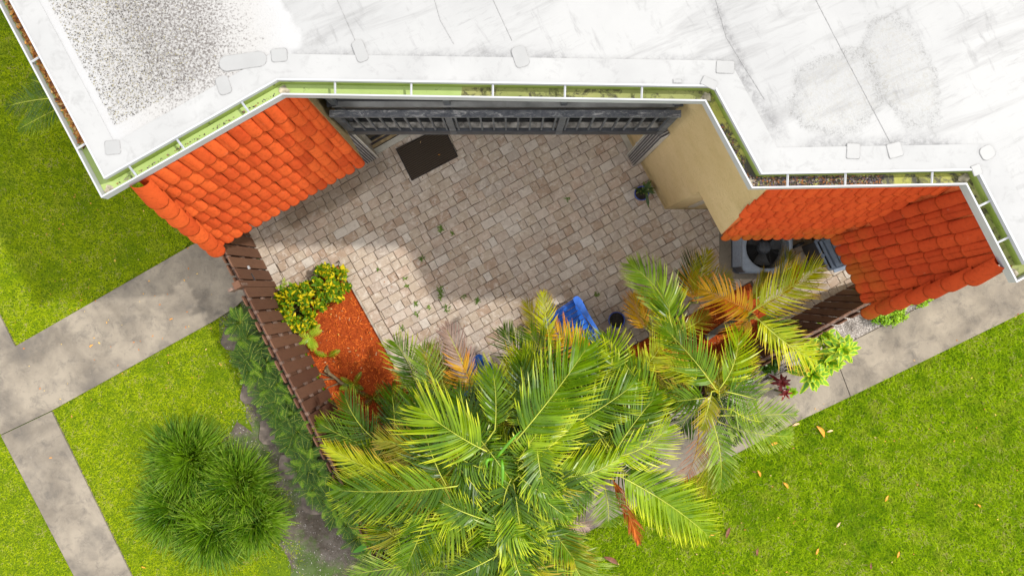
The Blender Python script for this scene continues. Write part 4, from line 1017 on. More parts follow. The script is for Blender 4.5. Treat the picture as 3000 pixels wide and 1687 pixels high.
# adirondack chairs
def chair(cx, cy, ang, label):
    t = empty('adirondack_chair', (cx, cy, .02), label, 'chair', 'blue slatted chairs on the patio')
    f = Vector((math.cos(ang), math.sin(ang), 0)); s = Vector((-f.y, f.x, 0)); o = Vector((cx, cy, .02)); up = Vector((0, 0, 1))
    W = lambda a, b, z: o + f*a + s*b + up*z
    for k in range(6):                       # seat slats, sloping back
        a = .27 - k*.088; z = .36 - k*.022
        g = G(); g.box(W(a, 0, z), f*.037 + up*.009, s*.25, (up - f*.25)*.010); g.build('seat_slat', m_blue, t)
    g = G(); g.box(W(.325, 0, .30), f*.010, s*.26, up*.055); g.build('apron', m_blue, t)
    for k in range(7):                       # fan of back slats, rounded top line
        b = (k-3)*.073; h = .66 - .035*abs(k-3)**1.35
        g = G(); g.box(W(-.22 - .21*h/.66*1.0, b*1.10, .26 + h/2), f*(-.19)*h/.66*1.0 + up*h/2, s*.031, (f*.9 + up*.4)*.010); g.build('back_slat', m_blue, t)
    for z, a in ((.50, -.31), (.72, -.43)):
        g = G(); g.box(W(a-.03, 0, z), f*.010, s*.26, up*.03); g.build('back_brace', m_blue, t)
    for sg in (-1, 1):
        prof = [(.37, .0), (.36, .045), (.32, .070), (.25, .078), (.12, .062), (-.05, .044), (-.25, .034), (-.40, .026), (-.40, -.024), (-.25, -.026), (-.05, -.032), (.12, -.045), (.25, -.052), (.32, -.048), (.36, -.03)]
        g = G(); V = []; n = len(prof)
        for z in (.545, .567):
            for (a, b) in prof: V.append(W(a, sg*.305 + b*(sg if sg > 0 else sg), z - .02*(.37-a)))
        F = [list(range(n)), list(range(n, 2*n))[::-1]] + [[i, n+i, n+(i+1) % n, (i+1) % n] for i in range(n)]
        if sg > 0: F = [q_[::-1] for q_ in F]
        F = [q_[::-1] for q_ in F]
        g.add(V, F); g.build('armrest', m_blue, t)
        g = G(); g.box(W(.28, sg*.285, .275), f*.045, s*.012, up*.275); g.build('leg', m_blue, t)
        g = G(); g.beam(W(-.52, sg*.262, .03), W(.30, sg*.262, .33), .022, .085); g.build('leg', m_blue, t)
    return t
q = P(1672, 952, .35); chair(q.x, q.y, math.atan2(.83, -.56), 'bright blue slatted chair half hidden by palm fronds').scale = (.84, .84, .84)
q = P(1412, 1122, .4); chair(q.x, q.y, math.atan2(.60, .50), 'bright blue slatted chair almost buried under palms left of the other').scale = (.84, .84, .84)

# grey lattice, plank, root, stepping stones
q = V2(P(1928, 932, .1)); lat = empty('plastic_crate', (*q, .0), 'small white lattice crate on the pavers between palm fronds', 'crate')
dd = u1; en = Vector((-dd.y, dd.x)); g = G()
for k in range(12):
    c = q + dd*((k-5.5)*.022); g.beam((*(c - en*.09), .12), (*(c + en*.09), .12), .007, .012)
for k in range(6):
    c = q + en*((k-2.5)*.034); g.beam((*(c - dd*.13), .122), (*(c + dd*.13), .122), .007, .012)
g.build('lattice', m_white, lat)['kind'] = 'stuff'
for (a, b, c_, d_) in ((dd, en, .135, .095), (en, dd, .095, .135)):
    for sg in (-1, 1):
        g = G(); p = q + b*sg*d_; g.box((*p, .075), Vector((*a, 0))*c_, Vector((*b, 0))*.004, (0, 0, .055)); g.build('crate_side', m_white, lat)
q0, q1 = V2(P(2066, 990)), V2(P(2150, 932)); g = G(); g.beam((*q0, .045), (*q1, .05), .085, .03)
tag(g.build('plank', m_plank), 'weathered grey plank lying on the right mulch bed', 'plank')
q0 = P(1005, 1090); rt = empty('tree_root', q0, 'gnarled brown root twisting along the fence in the mulch', 'root')
for (pl, r) in (([(955, 1075, .02), (965, 1095, .07), (985, 1108, .05), (1000, 1122, .08), (1020, 1128, .02)], (.03, .028, .024, .03, .012)),
                ([(960, 1070, .0), (952, 1088, .05), (966, 1096, .06)], (.02, .022, .015)), ([(985, 1108, .05), (940, 1112, .03), (915, 1125, .01)], (.014, .01, .004)),
                ([(1000, 1120, .06), (960, 1135, .03), (940, 1165, .01)], (.012, .008, .003)), ([(985, 1108, .05), (930, 1090, .04), (905, 1098, .01)], (.012, .007, .003))):
    g = G(); g.tube([P(*p) for p in pl], list(r), 7); g.build('root_branch', m_root, rt, smooth=True)
for i, (dx, dy, w_, lab) in enumerate(((588, 852, 30, 'flat brown stepping stone nearest the gate post'), (640, 985, 34, 'flat brown stepping stone beside the middle of the fern row'), (688, 1085, 36, 'flat brown stepping stone third down the fern row'), (735, 1172, 34, 'flat brown stepping stone at the lower end of the fern row'), (800, 1255, 40, 'flat brown stepping stone near the bottom palm fronds'))):
    q = V2(Q(dx, dy)); k = D/200
    g = G(); g.prism([p + Vector((random.gauss(0, .01), random.gauss(0, .01))) for p in rounded(q.x, q.y, w_*k*1.9, w_*k*1.9, -.25+i*.1, .3, 4)], -.01, .02+.004*i)
    tag(g.build('stepping_stone', m_stone), lab, 'stepping stone', 'stepping stones along the fern row')

# ------------------------------------------------------------------ palms
UPV = Vector((0, 0, 1))
def frond_parts(B, T, rise, width, R, t0=.10, step=.034, side=0., vee=.45, droop=.28, lw=.026, fwd=(68, 26), gap=0.):
    B, T = Vector(B), Vector(T); M_ = (B+T)/2 + UPV*rise; d = (T-B); sd = Vector((-d.y, d.x, 0)).normalized(); M_ += sd*(side + float(R.normal(0, .045)))
    L = d.length*1.05; n = max(12, int(L/(step*.78))); bs, ds, Ls, ws, dr, ns, rn, bd = [], [], [], [], [], [], [], []
    for i in range(n):
        t = t0 + (1-t0)*i/(n-1); p = B*(1-t)**2 + M_*2*t*(1-t) + T*t*t; tg = ((M_-B)*(1-t) + (T-M_)*t).normalized()
        s_ = tg.cross(UPV); s_ = s_.normalized() if s_.length > 1e-3 else Vector((1, 0, 0)); nr = s_.cross(tg)
        pf = (math.sin(math.pi*min(1, .14 + .80*t))**.75)*(1 if t < .5 else 1) ; pf = max(pf, .30)
        for sg in (-1, 1):
            if R.random() < gap: continue
            a = math.radians(fwd[0] + (fwd[1]-fwd[0])*t**1.4 + R.normal(0, 3.0)); v = vee*1.25*(1-.3*t)*R.uniform(.75, 1.25)
            dv = (tg*math.cos(a) + (s_*sg*math.cos(v) + nr*math.sin(v))*math.sin(a)).normalized()
            bs.append(p); ds.append(dv); Ls.append(width*pf*R.uniform(.80, 1.10)); ws.append(.92*lw*R.uniform(.8, 1.15)*(1-.35*t)); dr.append(droop*R.uniform(.55, 1.5))
            w_ = nr*math.cos(v) - s_*sg*math.sin(v)*.9 + tg*R.normal(.1, .25) + s_*sg*R.normal(0, .22); ns.append(w_); rn.append(R.random()*.7 + (.3 if sg > 0 else 0)); bd.append(tg*R.uniform(.10, .26))  # one side's leaflets toned lighter: the sunlit half put into the colour
    return strips(bs, ds, Ls, ws, dr, np.array(ns), (0, .25, .55, .82, 1), (.45, 1, .9, .55, .05), np.array(rn), np.array(bd)), (B, M_, T)
def bez(B, M_, T, n=9, t1=1.): return [B*(1-t)**2 + M_*2*t*(1-t) + T*t*t for t in [t1*i/(n-1) for i in range(n)]]
def frond(root, B, T, rise, width, kind, R, anchor=None, rmat=None, **k):
    prt, (b, m, t) = frond_parts(B, T, rise, width, R, **k)
    f = leafmesh('frond', [prt], LEAF[kind], root, smooth=False)
    g = G(); pts_ = bez(b, m, t, 9, .97)
    rad = [.0078*(1-i/9*.8) for i in range(9)]
    if anchor is not None:
        a = Vector(anchor); mid = (a+b)/2 + Vector((0, 0, -.05)) + (b-a)*.1; pre = bez(a, mid, b, 5)[:-1]; pts_ = pre + pts_; rad = [.013, .012, .011, .009] + rad
    g.tube(pts_, rad, 5); g.build('rachis', rmat or (m_rachiso if kind in 'or' else m_rachis), f, smooth=True)
    return f
PR = np.random.default_rng(77)
KEEP = [(1425, 795, 105), (1552, 803, 50), (1655, 805, 45), (1800, 812, 75), (1200, 905, 60), (880, 930, 90), (1500, 760, 90), (1640, 1060, 60), (1560, 1260, 50)]
def palm(label, gx, gy, crowns, fronds, extra=0, ez=(1.5, 2.2), elen=(.8, 1.2), ekind='gdv', rad=.3, group='areca palms behind the fence', xc=()):
    """gx, gy ground point; crowns: stem tops; fronds: (bx,by,bz, tx,ty,tz, rise, width, kind, opts)"""
    g0 = Q(gx, gy, 0); root = empty('areca_palm', (g0.x, g0.y, 0), label, 'palm', group)
    tops = [Q(*c) for c in crowns]
    for i, c in enumerate(tops):
        s = Vector((g0.x + PR.normal(0, .08), g0.y + PR.normal(0, .08), -.02)); m_ = (s+c)/2 + Vector((PR.normal(0, .05), PR.normal(0, .05), .1))
        g = G(); g.tube(bez(s, m_, c, 8), [.045, .042, .038, .034, .030, .026, .022, .016], 7); g.build('stem', m_bark, root, smooth=True)
    for f in fronds:
        B, T = Q(*f[0:3]), Q(*f[3:6]); an = min(tops, key=lambda c: (c-B).length); a = Vector(an); a.z = min(a.z, B.z) - .12
        frond(root, B, T, f[6], f[7], f[8], PR, a if (a-B).length > .06 else None, **(f[9] if len(f) > 9 else {}))
    for i in range(extra):
        xt = [Q(*c_) for c_ in xc] or tops; c = xt[i % len(xt)]; az = PR.uniform(0, 6.283); L = PR.uniform(*elen); z = PR.uniform(*ez)
        if xc: z = c.z + PR.normal(0, .12)
        B = Vector((c.x + math.cos(az)*.08, c.y + math.sin(az)*.08, z)); T_ = B + Vector((math.cos(az)*L, math.sin(az)*L, -.1)); bad = False
        for tt in (.45, .75, 1.0):
            p_ = B.lerp(T_, tt); s_ = 2400/(H-p_.z)/D; qx, qy = 1500/D + p_.x*s_, 843.5/D - p_.y*s_
            if any(math.hypot(qx-kx, qy-ky) < kr*.85 + 34 for kx, ky, kr in KEEP): bad = True
        if bad: continue
        T = B + Vector((math.cos(az)*L, math.sin(az)*L, PR.uniform(-.35, .15)))
        near = min(tops, key=lambda q_: (q_-B).length)
        frond(root, B, T, PR.uniform(.12, .3), PR.uniform(.28, .44), ekind[int(PR.integers(len(ekind)))], PR, Vector((near.x, near.y, min(near.z, B.z)-.15)) if xc else None, step=.034, side=PR.normal(0, .10), droop=PR.uniform(.25, .6))
    return root
B_ = 'b'
# big central clump
palm('tallest palm clump, its bright green spear in the middle of the fronds', 1235, 1160, [(1215, 1130, 2.75), (1275, 1235, 2.5), (1160, 1215, 2.4), (1265, 1130, 2.6)], [
 (1300, 1105, 2.9, 1478, 872, 2.5, .22, .62, 'g', dict(side=-.06, lw=.032)),
 (1225, 1135, 2.85, 1062, 1030, 2.75, .15, .60, 'b', dict(side=.06, lw=.034, step=.038)),
 (1150, 1222, 2.7, 845, 1232, 2.15, .20, .52, 'g', dict(lw=.030)),
 (1122, 1220, 2.55, 1052, 985, 2.35, .22, .48, 'd', dict(side=.06)),
 (1085, 1270, 2.45, 1022, 1425, 2.0, .20, .44, 'g', dict()),
 (1292, 1215, 2.6, 1318, 1470, 2.1, .22, .46, 'g', dict(side=.05)),
 (1245, 1255, 2.5, 1190, 1490, 1.9, .25, .44, 'g', dict()),
 (1345, 1185, 2.65, 1560, 1150, 2.5, .1, .40, 'b', dict(side=-.22, droop=.75, vee=.1)),
 (1310, 1180, 2.6, 1445, 1065, 2.6, .12, .38, 'b', dict(side=-.1)),
 (1180, 1180, 2.5, 955, 1105, 2.2, .18, .40, 'v', dict(side=-.08)),
 (1140, 1205, 2.35, 820, 1120, 1.95, .18, .34, 'y', dict(side=.12, droop=.45)),
 (1100, 1262, 2.2, 872, 1290, 1.7, .16, .40, 'd', dict(side=-.05)), (1080, 1245, 2.1, 905, 1180, 1.8, .14, .36, 'd', dict()), (1110, 1290, 2.2, 930, 1370, 1.7, .16, .38, 'g', dict()),
 (1190, 1250, 2.5, 1075, 1390, 2.2, .20, .42, 'b', dict()),
 (1330, 1245, 2.4, 1440, 1400, 2.0, .22, .44, 'g', dict(side=-.08)),
 (1270, 1250, 2.45, 1400, 1330, 2.3, .14, .36, 'b', dict(side=.08)),
 (1200, 1210, 2.4, 1130, 1330, 2.2, .12, .34, 'b', dict(droop=.5)),
 (1245, 1080, 2.7, 1240, 935, 2.55, .10, .34, 'g', dict(side=-.05)),
 (1160, 1145, 2.3, 1030, 1150, 2.2, .1, .36, 'd', dict()),
 (1205, 1130, 2.6, 1150, 985, 2.4, .10, .40, 'd', dict()),
 (1340, 1130, 2.5, 1395, 1015, 2.4, .10, .34, 'b', dict()),
 (1215, 1100, 2.2, 1208, 1010, 2.3, .05, .12, 'x', dict(gap=.4)),
], extra=110, ez=(1.5, 2.45), elen=(.45, .85), ekind='gdgvbgd', xc=[(1215, 1130, 2.2), (1120, 1215, 2.35), (1180, 1060, 2.3), (1345, 1085, 2.45), (1340, 1225, 2.3), (1235, 1300, 2.35), (1130, 1130, 2.3), (1290, 1180, 2.55), (1080, 1300, 2.1), (1400, 1160, 2.35), (1150, 1360, 2.0), (1040, 1360, 1.9), (960, 1300, 1.7), (1300, 1010, 2.2), (1280, 1370, 2.2)])
sp = [o for o in bpy.data.objects if o.get('label', '').startswith('tallest palm clump')][0]
for (a, b, c_) in (((1250, 1150, 2.8), (1280, 1110, 3.0), (1312, 1082, 3.02)), ((1240, 1155, 2.8), (1215, 1150, 2.95), (1228, 1180, 2.8)), ((1262, 1155, 2.75), (1268, 1190, 2.85), (1262, 1228, 2.7))):
    g = G(); g.tube(bez(Q(*a), Q(*b), Q(*c_), 8), [.014, .018, .020, .020, .017, .013, .008, .003], 6); g.build('spear', plain('spear_green', (.10, .28, .01), .35, .15, 10, .1), sp, smooth=True)
# lower middle clump, running off the bottom of the picture
palm('palm clump at the bottom edge, its pale fronds reaching over the path', 1130, 1400, [(1130, 1370, 1.9), (1290, 1420, 1.8), (1400, 1380, 1.9)], [
 (1150, 1405, 2.0, 880, 1445, 1.5, .15, .36, 'p', dict(side=-.1)),
 (1240, 1330, 2.1, 1250, 1490, 1.7, .18, .40, 'p', dict()),
 (1120, 1330, 2.1, 1115, 1500, 1.6, .18, .40, 'g', dict()),
 (1310, 1330, 2.1, 1390, 1500, 1.6, .15, .40, 'p', dict(side=.08)),
 (1370, 1290, 2.1, 1475, 1440, 1.6, .18, .38, 'v', dict()),
 (1400, 1330, 1.9, 1500, 1500, 1.5, .12, .36, 'p', dict()),
 (1380, 1290, 1.8, 1480, 1325, 1.5, .08, .24, 'x', dict()),
 (1200, 1390, 2.0, 1050, 1520, 1.7, .12, .38, 'p', dict()),
 (1330, 1400, 2.0, 1420, 1475, 1.8, .1, .34, 'g', dict()),
 (1270, 1360, 2.2, 1160, 1440, 2.0, .14, .36, 'g', dict()),
], extra=30, ez=(1.1, 1.9), elen=(.55, .95), ekind='dgpv')
# small dark palm over the left bed
palm('low dark palm leaning over the brown fence left of the others', 1000, 1140, [(985, 1120, 1.5), (1010, 1160, 1.4)], [
 (975, 1125, 1.75, 868, 998, 1.65, .14, .36, 'd', dict(side=.1, step=.03, lw=.02)),
 (990, 1105, 1.7, 985, 990, 1.5, .12, .34, 'd', dict(step=.03, lw=.02)),
 (965, 1135, 1.7, 800, 1062, 1.45, .14, .32, 'g', dict(side=-.06, step=.03, lw=.02)),
 (975, 1150, 1.6, 845, 1128, 1.4, .1, .28, 'd', dict(step=.03, lw=.02)),
 (1010, 1100, 1.6, 1075, 1010, 1.4, .12, .34, 'd', dict()),
 (1030, 1120, 1.5, 1110, 1080, 1.4, .12, .34, 'd', dict()),
 (1000, 1160, 1.5, 930, 1260, 1.2, .12, .32, 'd', dict()),
], extra=10, ez=(.9, 1.4), elen=(.5, .8), ekind='d')
# clump along the patio, left part
palm('palm clump over the left blue chair with a withered grey and orange frond', 1120, 1010, [(1190, 985, 1.7), (1090, 985, 1.6), (1060, 1000, 1.5)], [
 (1188, 970, 1.9, 1122, 825, 1.75, .12, .30, 'x', dict(gap=.12, droop=.5)),
 (1195, 975, 1.92, 1148, 880, 1.85, .06, .26, 'o', dict(gap=.2)),
 (1180, 985, 1.85, 1155, 930, 1.8, .04, .30, 'o', dict(side=-.03)),
 (1090, 985, 1.8, 1062, 875, 1.6, .14, .34, 'p', dict(lw=.024)),
 (1070, 990, 1.7, 1020, 925, 1.4, .1, .30, 'p', dict(lw=.016)),
 (1300, 1000, 2.2, 1205, 935, 1.95, .14, .36, 'b', dict(side=.05)),
 (1290, 1010, 2.1, 1190, 1000, 1.9, .1, .32, 'g', dict()),
 (1120, 1000, 1.8, 1090, 870, 1.6, .1, .30, 'v', dict(lw=.02)),
 (1085, 1010, 1.8, 1010, 1010, 1.5, .12, .34, 'g', dict()),
 (1110, 1020, 1.8, 1130, 905, 1.6, .1, .34, 'd', dict()),
], extra=18, ez=(1.1, 1.7), elen=(.4, .75), ekind='dgv')
# clump right of the chair
palm('palm clump with a comb of orange leaflets hanging over the right blue chair', 1430, 990, [(1400, 950, 1.9), (1500, 960, 2.0), (1570, 990, 2.0), (1450, 1010, 2.2)], [
 (1372, 945, 2.0, 1268, 832, 1.75, .12, .34, 'd', dict(side=.05)),
 (1385, 935, 2.0, 1325, 830, 1.8, .12, .36, 'g', dict(side=-.05)),
 (1384, 868, 1.9, 1366, 738, 1.7, .12, .22, 'y', dict(lw=.022)),
 (1388, 905, 1.9, 1325, 762, 1.6, .12, .26, 'v', dict(lw=.02)),
 (1370, 960, 1.9, 1430, 838, 1.75, .08, .32, 'v', dict(side=-.1)),
 (1492, 892, 2.0, 1396, 828, 1.9, .08, .34, 'o', dict(side=.06, lw=.026, fwd=(80, 45))),
 (1512, 980, 2.15, 1445, 905, 2.05, .1, .36, 'b', dict(side=.05, droop=.4)),
 (1535, 935, 2.1, 1528, 845, 2.0, .12, .34, 'b', dict(side=-.06, vee=.2)),
 (1560, 930, 2.1, 1478, 870, 2.0, .08, .30, 'b', dict()),
 (1612, 930, 2.1, 1668, 858, 2.1, .08, .30, 'y', dict(side=-.05)),
 (1645, 1000, 2.2, 1560, 900, 2.05, .12, .38, 'g', dict(side=.08)),
 (1600, 1050, 2.2, 1655, 985, 2.1, .08, .36, 'g', dict()),
 (1430, 1072, 2.5, 1600, 962, 2.3, .16, .42, 'g', dict(side=-.08)),
 (1545, 1140, 2.4, 1648, 1000, 2.2, .16, .42, 'g', dict(side=.06)),
 (1540, 1150, 2.4, 1680, 1075, 2.2, .14, .40, 'b', dict(side=-.06)),
 (1500, 1010, 2.2, 1420, 1000, 2.2, .08, .34, 'g', dict()),
 (1480, 1050, 2.2, 1500, 950, 2.15, .08, .34, 'g', dict()),
], extra=44, ez=(1.4, 2.15), elen=(.5, .85), ekind='dgvb')
palm('bright palm fronds reaching over the right lawn beside a rust red dead frond', 1530, 1210, [(1535, 1190, 2.1), (1500, 1200, 2.0)], [
 (1545, 1190, 2.3, 1785, 1350, 1.85, .20, .50, 'b', dict(side=.08, lw=.026, step=.03, vee=.25, droop=.4)),
 (1560, 1185, 2.1, 1700, 1230, 2.0, .1, .36, 'g', dict()),
 (1533, 1190, 2.0, 1606, 1362, 1.5, .12, .26, 'r', dict(lw=.03, fwd=(44, 18), vee=.8)),
 (1500, 1210, 2.1, 1420, 1300, 1.8, .14, .34, 'p', dict()),
 (1520, 1220, 2.0, 1530, 1320, 1.7, .14, .30, 'p', dict(vee=.1)),
 (1480, 1190, 2.2, 1375, 1215, 2.1, .1, .34, 'g', dict(side=.08)),
], extra=5, ez=(1.2, 1.6), elen=(.4, .6), ekind='dg')
# right-hand palm
palm('open palm at the right, sparse olive fronds hanging over the pavement', 1800, 1000, [(1815, 985, 2.3), (1790, 1030, 2.2)], [
 (1800, 978, 2.5, 1672, 826, 2.3, .16, .40, 'g', dict(side=-.05)),
 (1790, 985, 2.45, 1765, 1075, 2.2, .08, .22, 'v', dict()),
 (1828, 985, 2.4, 1905, 1005, 2.2, .14, .36, 'g', dict(side=.05, fwd=(100, 40))),
 (1812, 975, 2.4, 1858, 838, 2.1, .12, .36, 'b', dict(side=-.1)),
 (1800, 1045, 2.2, 2000, 1040, 1.4, .18, .34, 'p', dict(lw=.022, gap=.05)),
 (1810, 1062, 2.1, 1988, 1096, 1.5, .16, .34, 'p', dict(lw=.024)),
 (1778, 1045, 2.1, 1778, 1245, 1.5, .16, .30, 'v', dict(lw=.016, gap=.1)),
 (1790, 1052, 2.1, 1812, 1225, 1.7, .16, .32, 'p', dict(lw=.024)),
 (1757, 1085, 2.0, 1722, 1205, 1.5, .1, .30, 'r', dict(lw=.012, gap=.35)),
 (1775, 1000, 2.2, 1690, 1010, 2.1, .1, .34, 'g', dict()),
 (1780, 1010, 2.1, 1712, 1080, 1.8, .1, .34, 'd', dict()),
 (1810, 1000, 2.3, 1800, 900, 2.1, .1, .26, 'v', dict()),
 (1842, 1030, 2.3, 1925, 1060, 1.9, .1, .30, 'p', dict(lw=.014)),
 (1760, 960, 2.2, 1650, 905, 2.1, .1, .26, 'y', dict()),
], extra=12, ez=(1.4, 2.0), elen=(.4, .7), ekind='dgv')
palm('palm by the air conditioner with bright lime fronds and an orange one', 1880, 820, [(1885, 805, 1.9), (1895, 795, 1.8)], [
 (1885, 787, 2.1, 2062, 672, 2.0, .14, .40, 'y', dict(side=.03, lw=.026, droop=.15, vee=.3)),
 (1900, 795, 2.1, 2048, 905, 1.8, .18, .38, 'y', dict(side=-.10, droop=.35, lw=.024)),
 (1898, 800, 2.0, 1975, 850, 1.8, .1, .34, 'b', dict(fwd=(70, 30))),
 (1900, 790, 2.0, 1765, 728, 1.85, .12, .34, 'o', dict(side=-.06, fwd=(80, 40))),
 (1890, 800, 1.9, 1840, 850, 1.7, .08, .28, 'o', dict()),
 (1940, 740, 1.7, 1985, 635, 1.4, .1, .28, 'v', dict(lw=.02, fwd=(45, 15))),
 (1965, 745, 1.5, 2005, 672, 1.3, .08, .24, 'o', dict(fwd=(40, 15))),
 (1880, 760, 1.5, 1925, 690, 1.3, .08, .26, 'v', dict(fwd=(40, 15))),
], extra=3, ez=(1.0, 1.4), elen=(.3, .5), ekind='v')
palm('palm over the white lattice crate with yellowed outer fronds', 1690, 840, [(1690, 830, 1.9), (1740, 760, 1.7)], [
 (1702, 838, 2.1, 1585, 665, 1.8, .16, .38, 'p', dict(side=-.18, vee=.25, step=.03, t0=.22)),
 (1705, 845, 2.1, 1690, 740, 2.0, .12, .36, 'g', dict(side=.08)),
 (1755, 762, 1.8, 1782, 632, 1.55, .12, .26, 'v', dict(lw=.024)),
 (1750, 750, 1.7, 1838, 700, 1.4, .12, .28, 'v', dict()),
 (1745, 755, 1.75, 1742, 690, 1.6, .06, .26, 'o', dict()),
 (1630, 830, 1.7, 1592, 742, 1.5, .1, .24, 'o', dict(side=.04, lw=.028)),
 (1640, 850, 1.7, 1612, 735, 1.5, .1, .26, 'v', dict()),
 (1680, 850, 1.8, 1650, 745, 1.6, .12, .26, 'y', dict(lw=.016)),
 (1700, 860, 1.9, 1700, 930, 1.7, .08, .30, 'v', dict()),
 (1690, 840, 1.8, 1780, 790, 1.6, .1, .26, 'v', dict(lw=.018)),
], extra=5, ez=(1.1, 1.6), elen=(.4, .6), ekind='vd')
palm('small shaded palm at the foot of the left building wall, half under the gutter', 200, 250, [(190, 250, .9), (196, 262, .9)], [
 (178, 245, 1.1, 18, 268, .8, .12, .34, 'd', dict(step=.026, lw=.014, vee=.15)),
 (170, 262, 1.0, 48, 325, .7, .1, .28, 'g', dict(step=.026, lw=.014, vee=.15)),
 (165, 235, 1.0, 75, 200, .7, .1, .28, 'd', dict(step=.026, lw=.014)),
], extra=0, group=None)

# ------------------------------------------------------------------ tussocks
def tussock(dx, dy, rad, n, h, label):
    c = Q(dx, dy, 0); root = empty('grass_tussock', (c.x, c.y, 0), label, 'ornamental grass', 'tussocks of the big grass clump')
    R = np.random.default_rng(int(dx)); a = R.random(n)*6.283; n = int(n*.62); a = a[:n]; rr_ = np.sqrt(R.random(n))*rad*.40
    b = np.stack([c.x + rr_*np.cos(a), c.y + rr_*np.sin(a), np.zeros(n)], 1); az = a + R.normal(0, .5, n); e = np.radians(R.uniform(28, 80, n))
    d = np.stack([np.cos(az)*np.cos(e), np.sin(az)*np.cos(e), np.sin(e)], 1); L = h*R.uniform(.7, 1.25, n)
    p = strips(b, d, L, R.uniform(.010, .019, n), R.uniform(.25, .75, n), np.tile([0, 0, 1.], (n, 1)) + R.normal(0, .4, (n, 3)), (0, .3, .6, .85, 1), (.8, 1, .9, .6, .1), R.random(n))
    f = leafmesh('blades', [p], m_tuss, root, smooth=False); f['kind'] = 'stuff'
for a in ((478, 1155, .60, 3000, .62, 'upper left tussock of the big dark green grass clump'), (600, 1215, .55, 2600, .60, 'upper right tussock of the big grass clump, next to the bare soil'),
          (440, 1275, .55, 2600, .58, 'lower left tussock of the big grass clump, nearest the concrete path'), (535, 1320, .62, 3000, .60, 'bottom tussock of the big dark green grass clump'), (640, 1300, .50, 2200, .56, 'lower right tussock of the big grass clump, nearest the palms')):
    tussock(*a)

# ------------------------------------------------------------------ ferns
def fern_frond(R, B, az, L, e0, wd, root, mat, step=.021):
    B = Vector(B); T = B + Vector((math.cos(az)*L*.9, math.sin(az)*L*.9, L*math.sin(math.radians(e0))*.35)); M_ = (B+T)/2 + UPV*L*.25
    n = int(L/step); bs, ds, Ls, ns = [], [], [], []
    for i in range(n):
        t = .12 + .88*i/(n-1); p = B*(1-t)**2 + M_*2*t*(1-t) + T*t*t; tg = ((M_-B)*(1-t) + (T-M_)*t).normalized(); s_ = tg.cross(UPV).normalized(); nr = s_.cross(tg)
        for sg in (-1, 1):
            ds.append((tg*.28 + s_*sg).normalized()); bs.append(p); Ls.append(wd*math.sin(math.pi*min(1, .10 + .85*t))**.6); ns.append(nr + s_*R.normal(0, .2))
    k = len(bs); return strips(bs, ds, Ls, np.full(k, step*.60), np.full(k, .12), np.array(ns), (0, .5, 1), (.9, 1, .25), R.random(k)), (B, M_, T)
def fern(x, y, label, n, L, mats, z=.05, group=None, seed=0, wd=.055, e=(20, 70)):
    R = np.random.default_rng(seed+int(abs(x*1000))); root = empty('fern_plant', (x, y, 0), label, 'fern', group)
    for i in range(n):
        az = 6.283*i/n + R.normal(0, .35); l = L*R.uniform(.7, 1.15)
        pr, (b, m, t) = fern_frond(R, (x, y, z), az, l, R.uniform(*e), wd*R.uniform(.8, 1.15), root, None)
        f = leafmesh('frond', [pr], mats[int(R.integers(len(mats)))], root, smooth=False)
        g = G(); g.tube(bez(b, m, t, 5), .003, 3); g.build('rachis', m_rachis, f)
    return root
fl = []
FP = [(612, 810), (625, 850), (650, 880), (632, 895), (672, 915), (655, 940), (695, 955), (680, 985), (715, 1000), (700, 1025), (740, 1045), (722, 1065), (758, 1090), (738, 1110), (775, 1140), (765, 1175), (800, 1190), (822, 1235), (795, 1225), (850, 1285), (635, 915), (705, 975), (748, 1075), (785, 1165), (880, 1310), (865, 1270), (905, 1345), (840, 1255), (930, 1385)]
names = ['fern at the top of the row, by the gate post', 'second fern down the row beside the path corner'] 
for i, (dx, dy) in enumerate(FP):
    c = Q(dx, dy, 0); R = np.random.default_rng(i+50)
    lab = 'fern number %d down the row outside the brown fence' % (i+1)
    fern(c.x, c.y, {0: 'topmost green fern of the row, next to the gate post', 28: 'lowest green fern of the row, beside the broad leaved rosette'}.get(i, 'bushy green fern in the dense row along the outside of the brown fence'), 19, .27, [m_fern, m_fernd, m_fernd, m_fernd, m_fernd], .10, 'ferns along the outside of the fence', i, .055)
for (dx, dy, lab, n, L, mt, gsz) in ((785, 845, 'lime green fern between the yellow shrub and the fence', 9, .24, [m_ferny], .05), (828, 895, 'single upright lime fern frond in the middle of the mulch bed', 2, .24, [m_ferny, m_fern], .05),
     (893, 965, 'small dark green fern near the tree root in the mulch', 5, .22, [m_fern], .05), (716, 718, 'tiny pale fern at the top corner of the mulch bed', 4, .13, [m_ferny], .03), (792, 942, 'tiny lime fern against the inside of the fence', 3, .12, [m_ferny], .03), (940, 1000, 'dark fern at the low end of the mulch bed beside the palm', 5, .2, [m_fernd], .05)):
    c = Q(dx, dy, 0); fern(c.x, c.y, lab, n, L, mt, .08, None, 3, gsz)

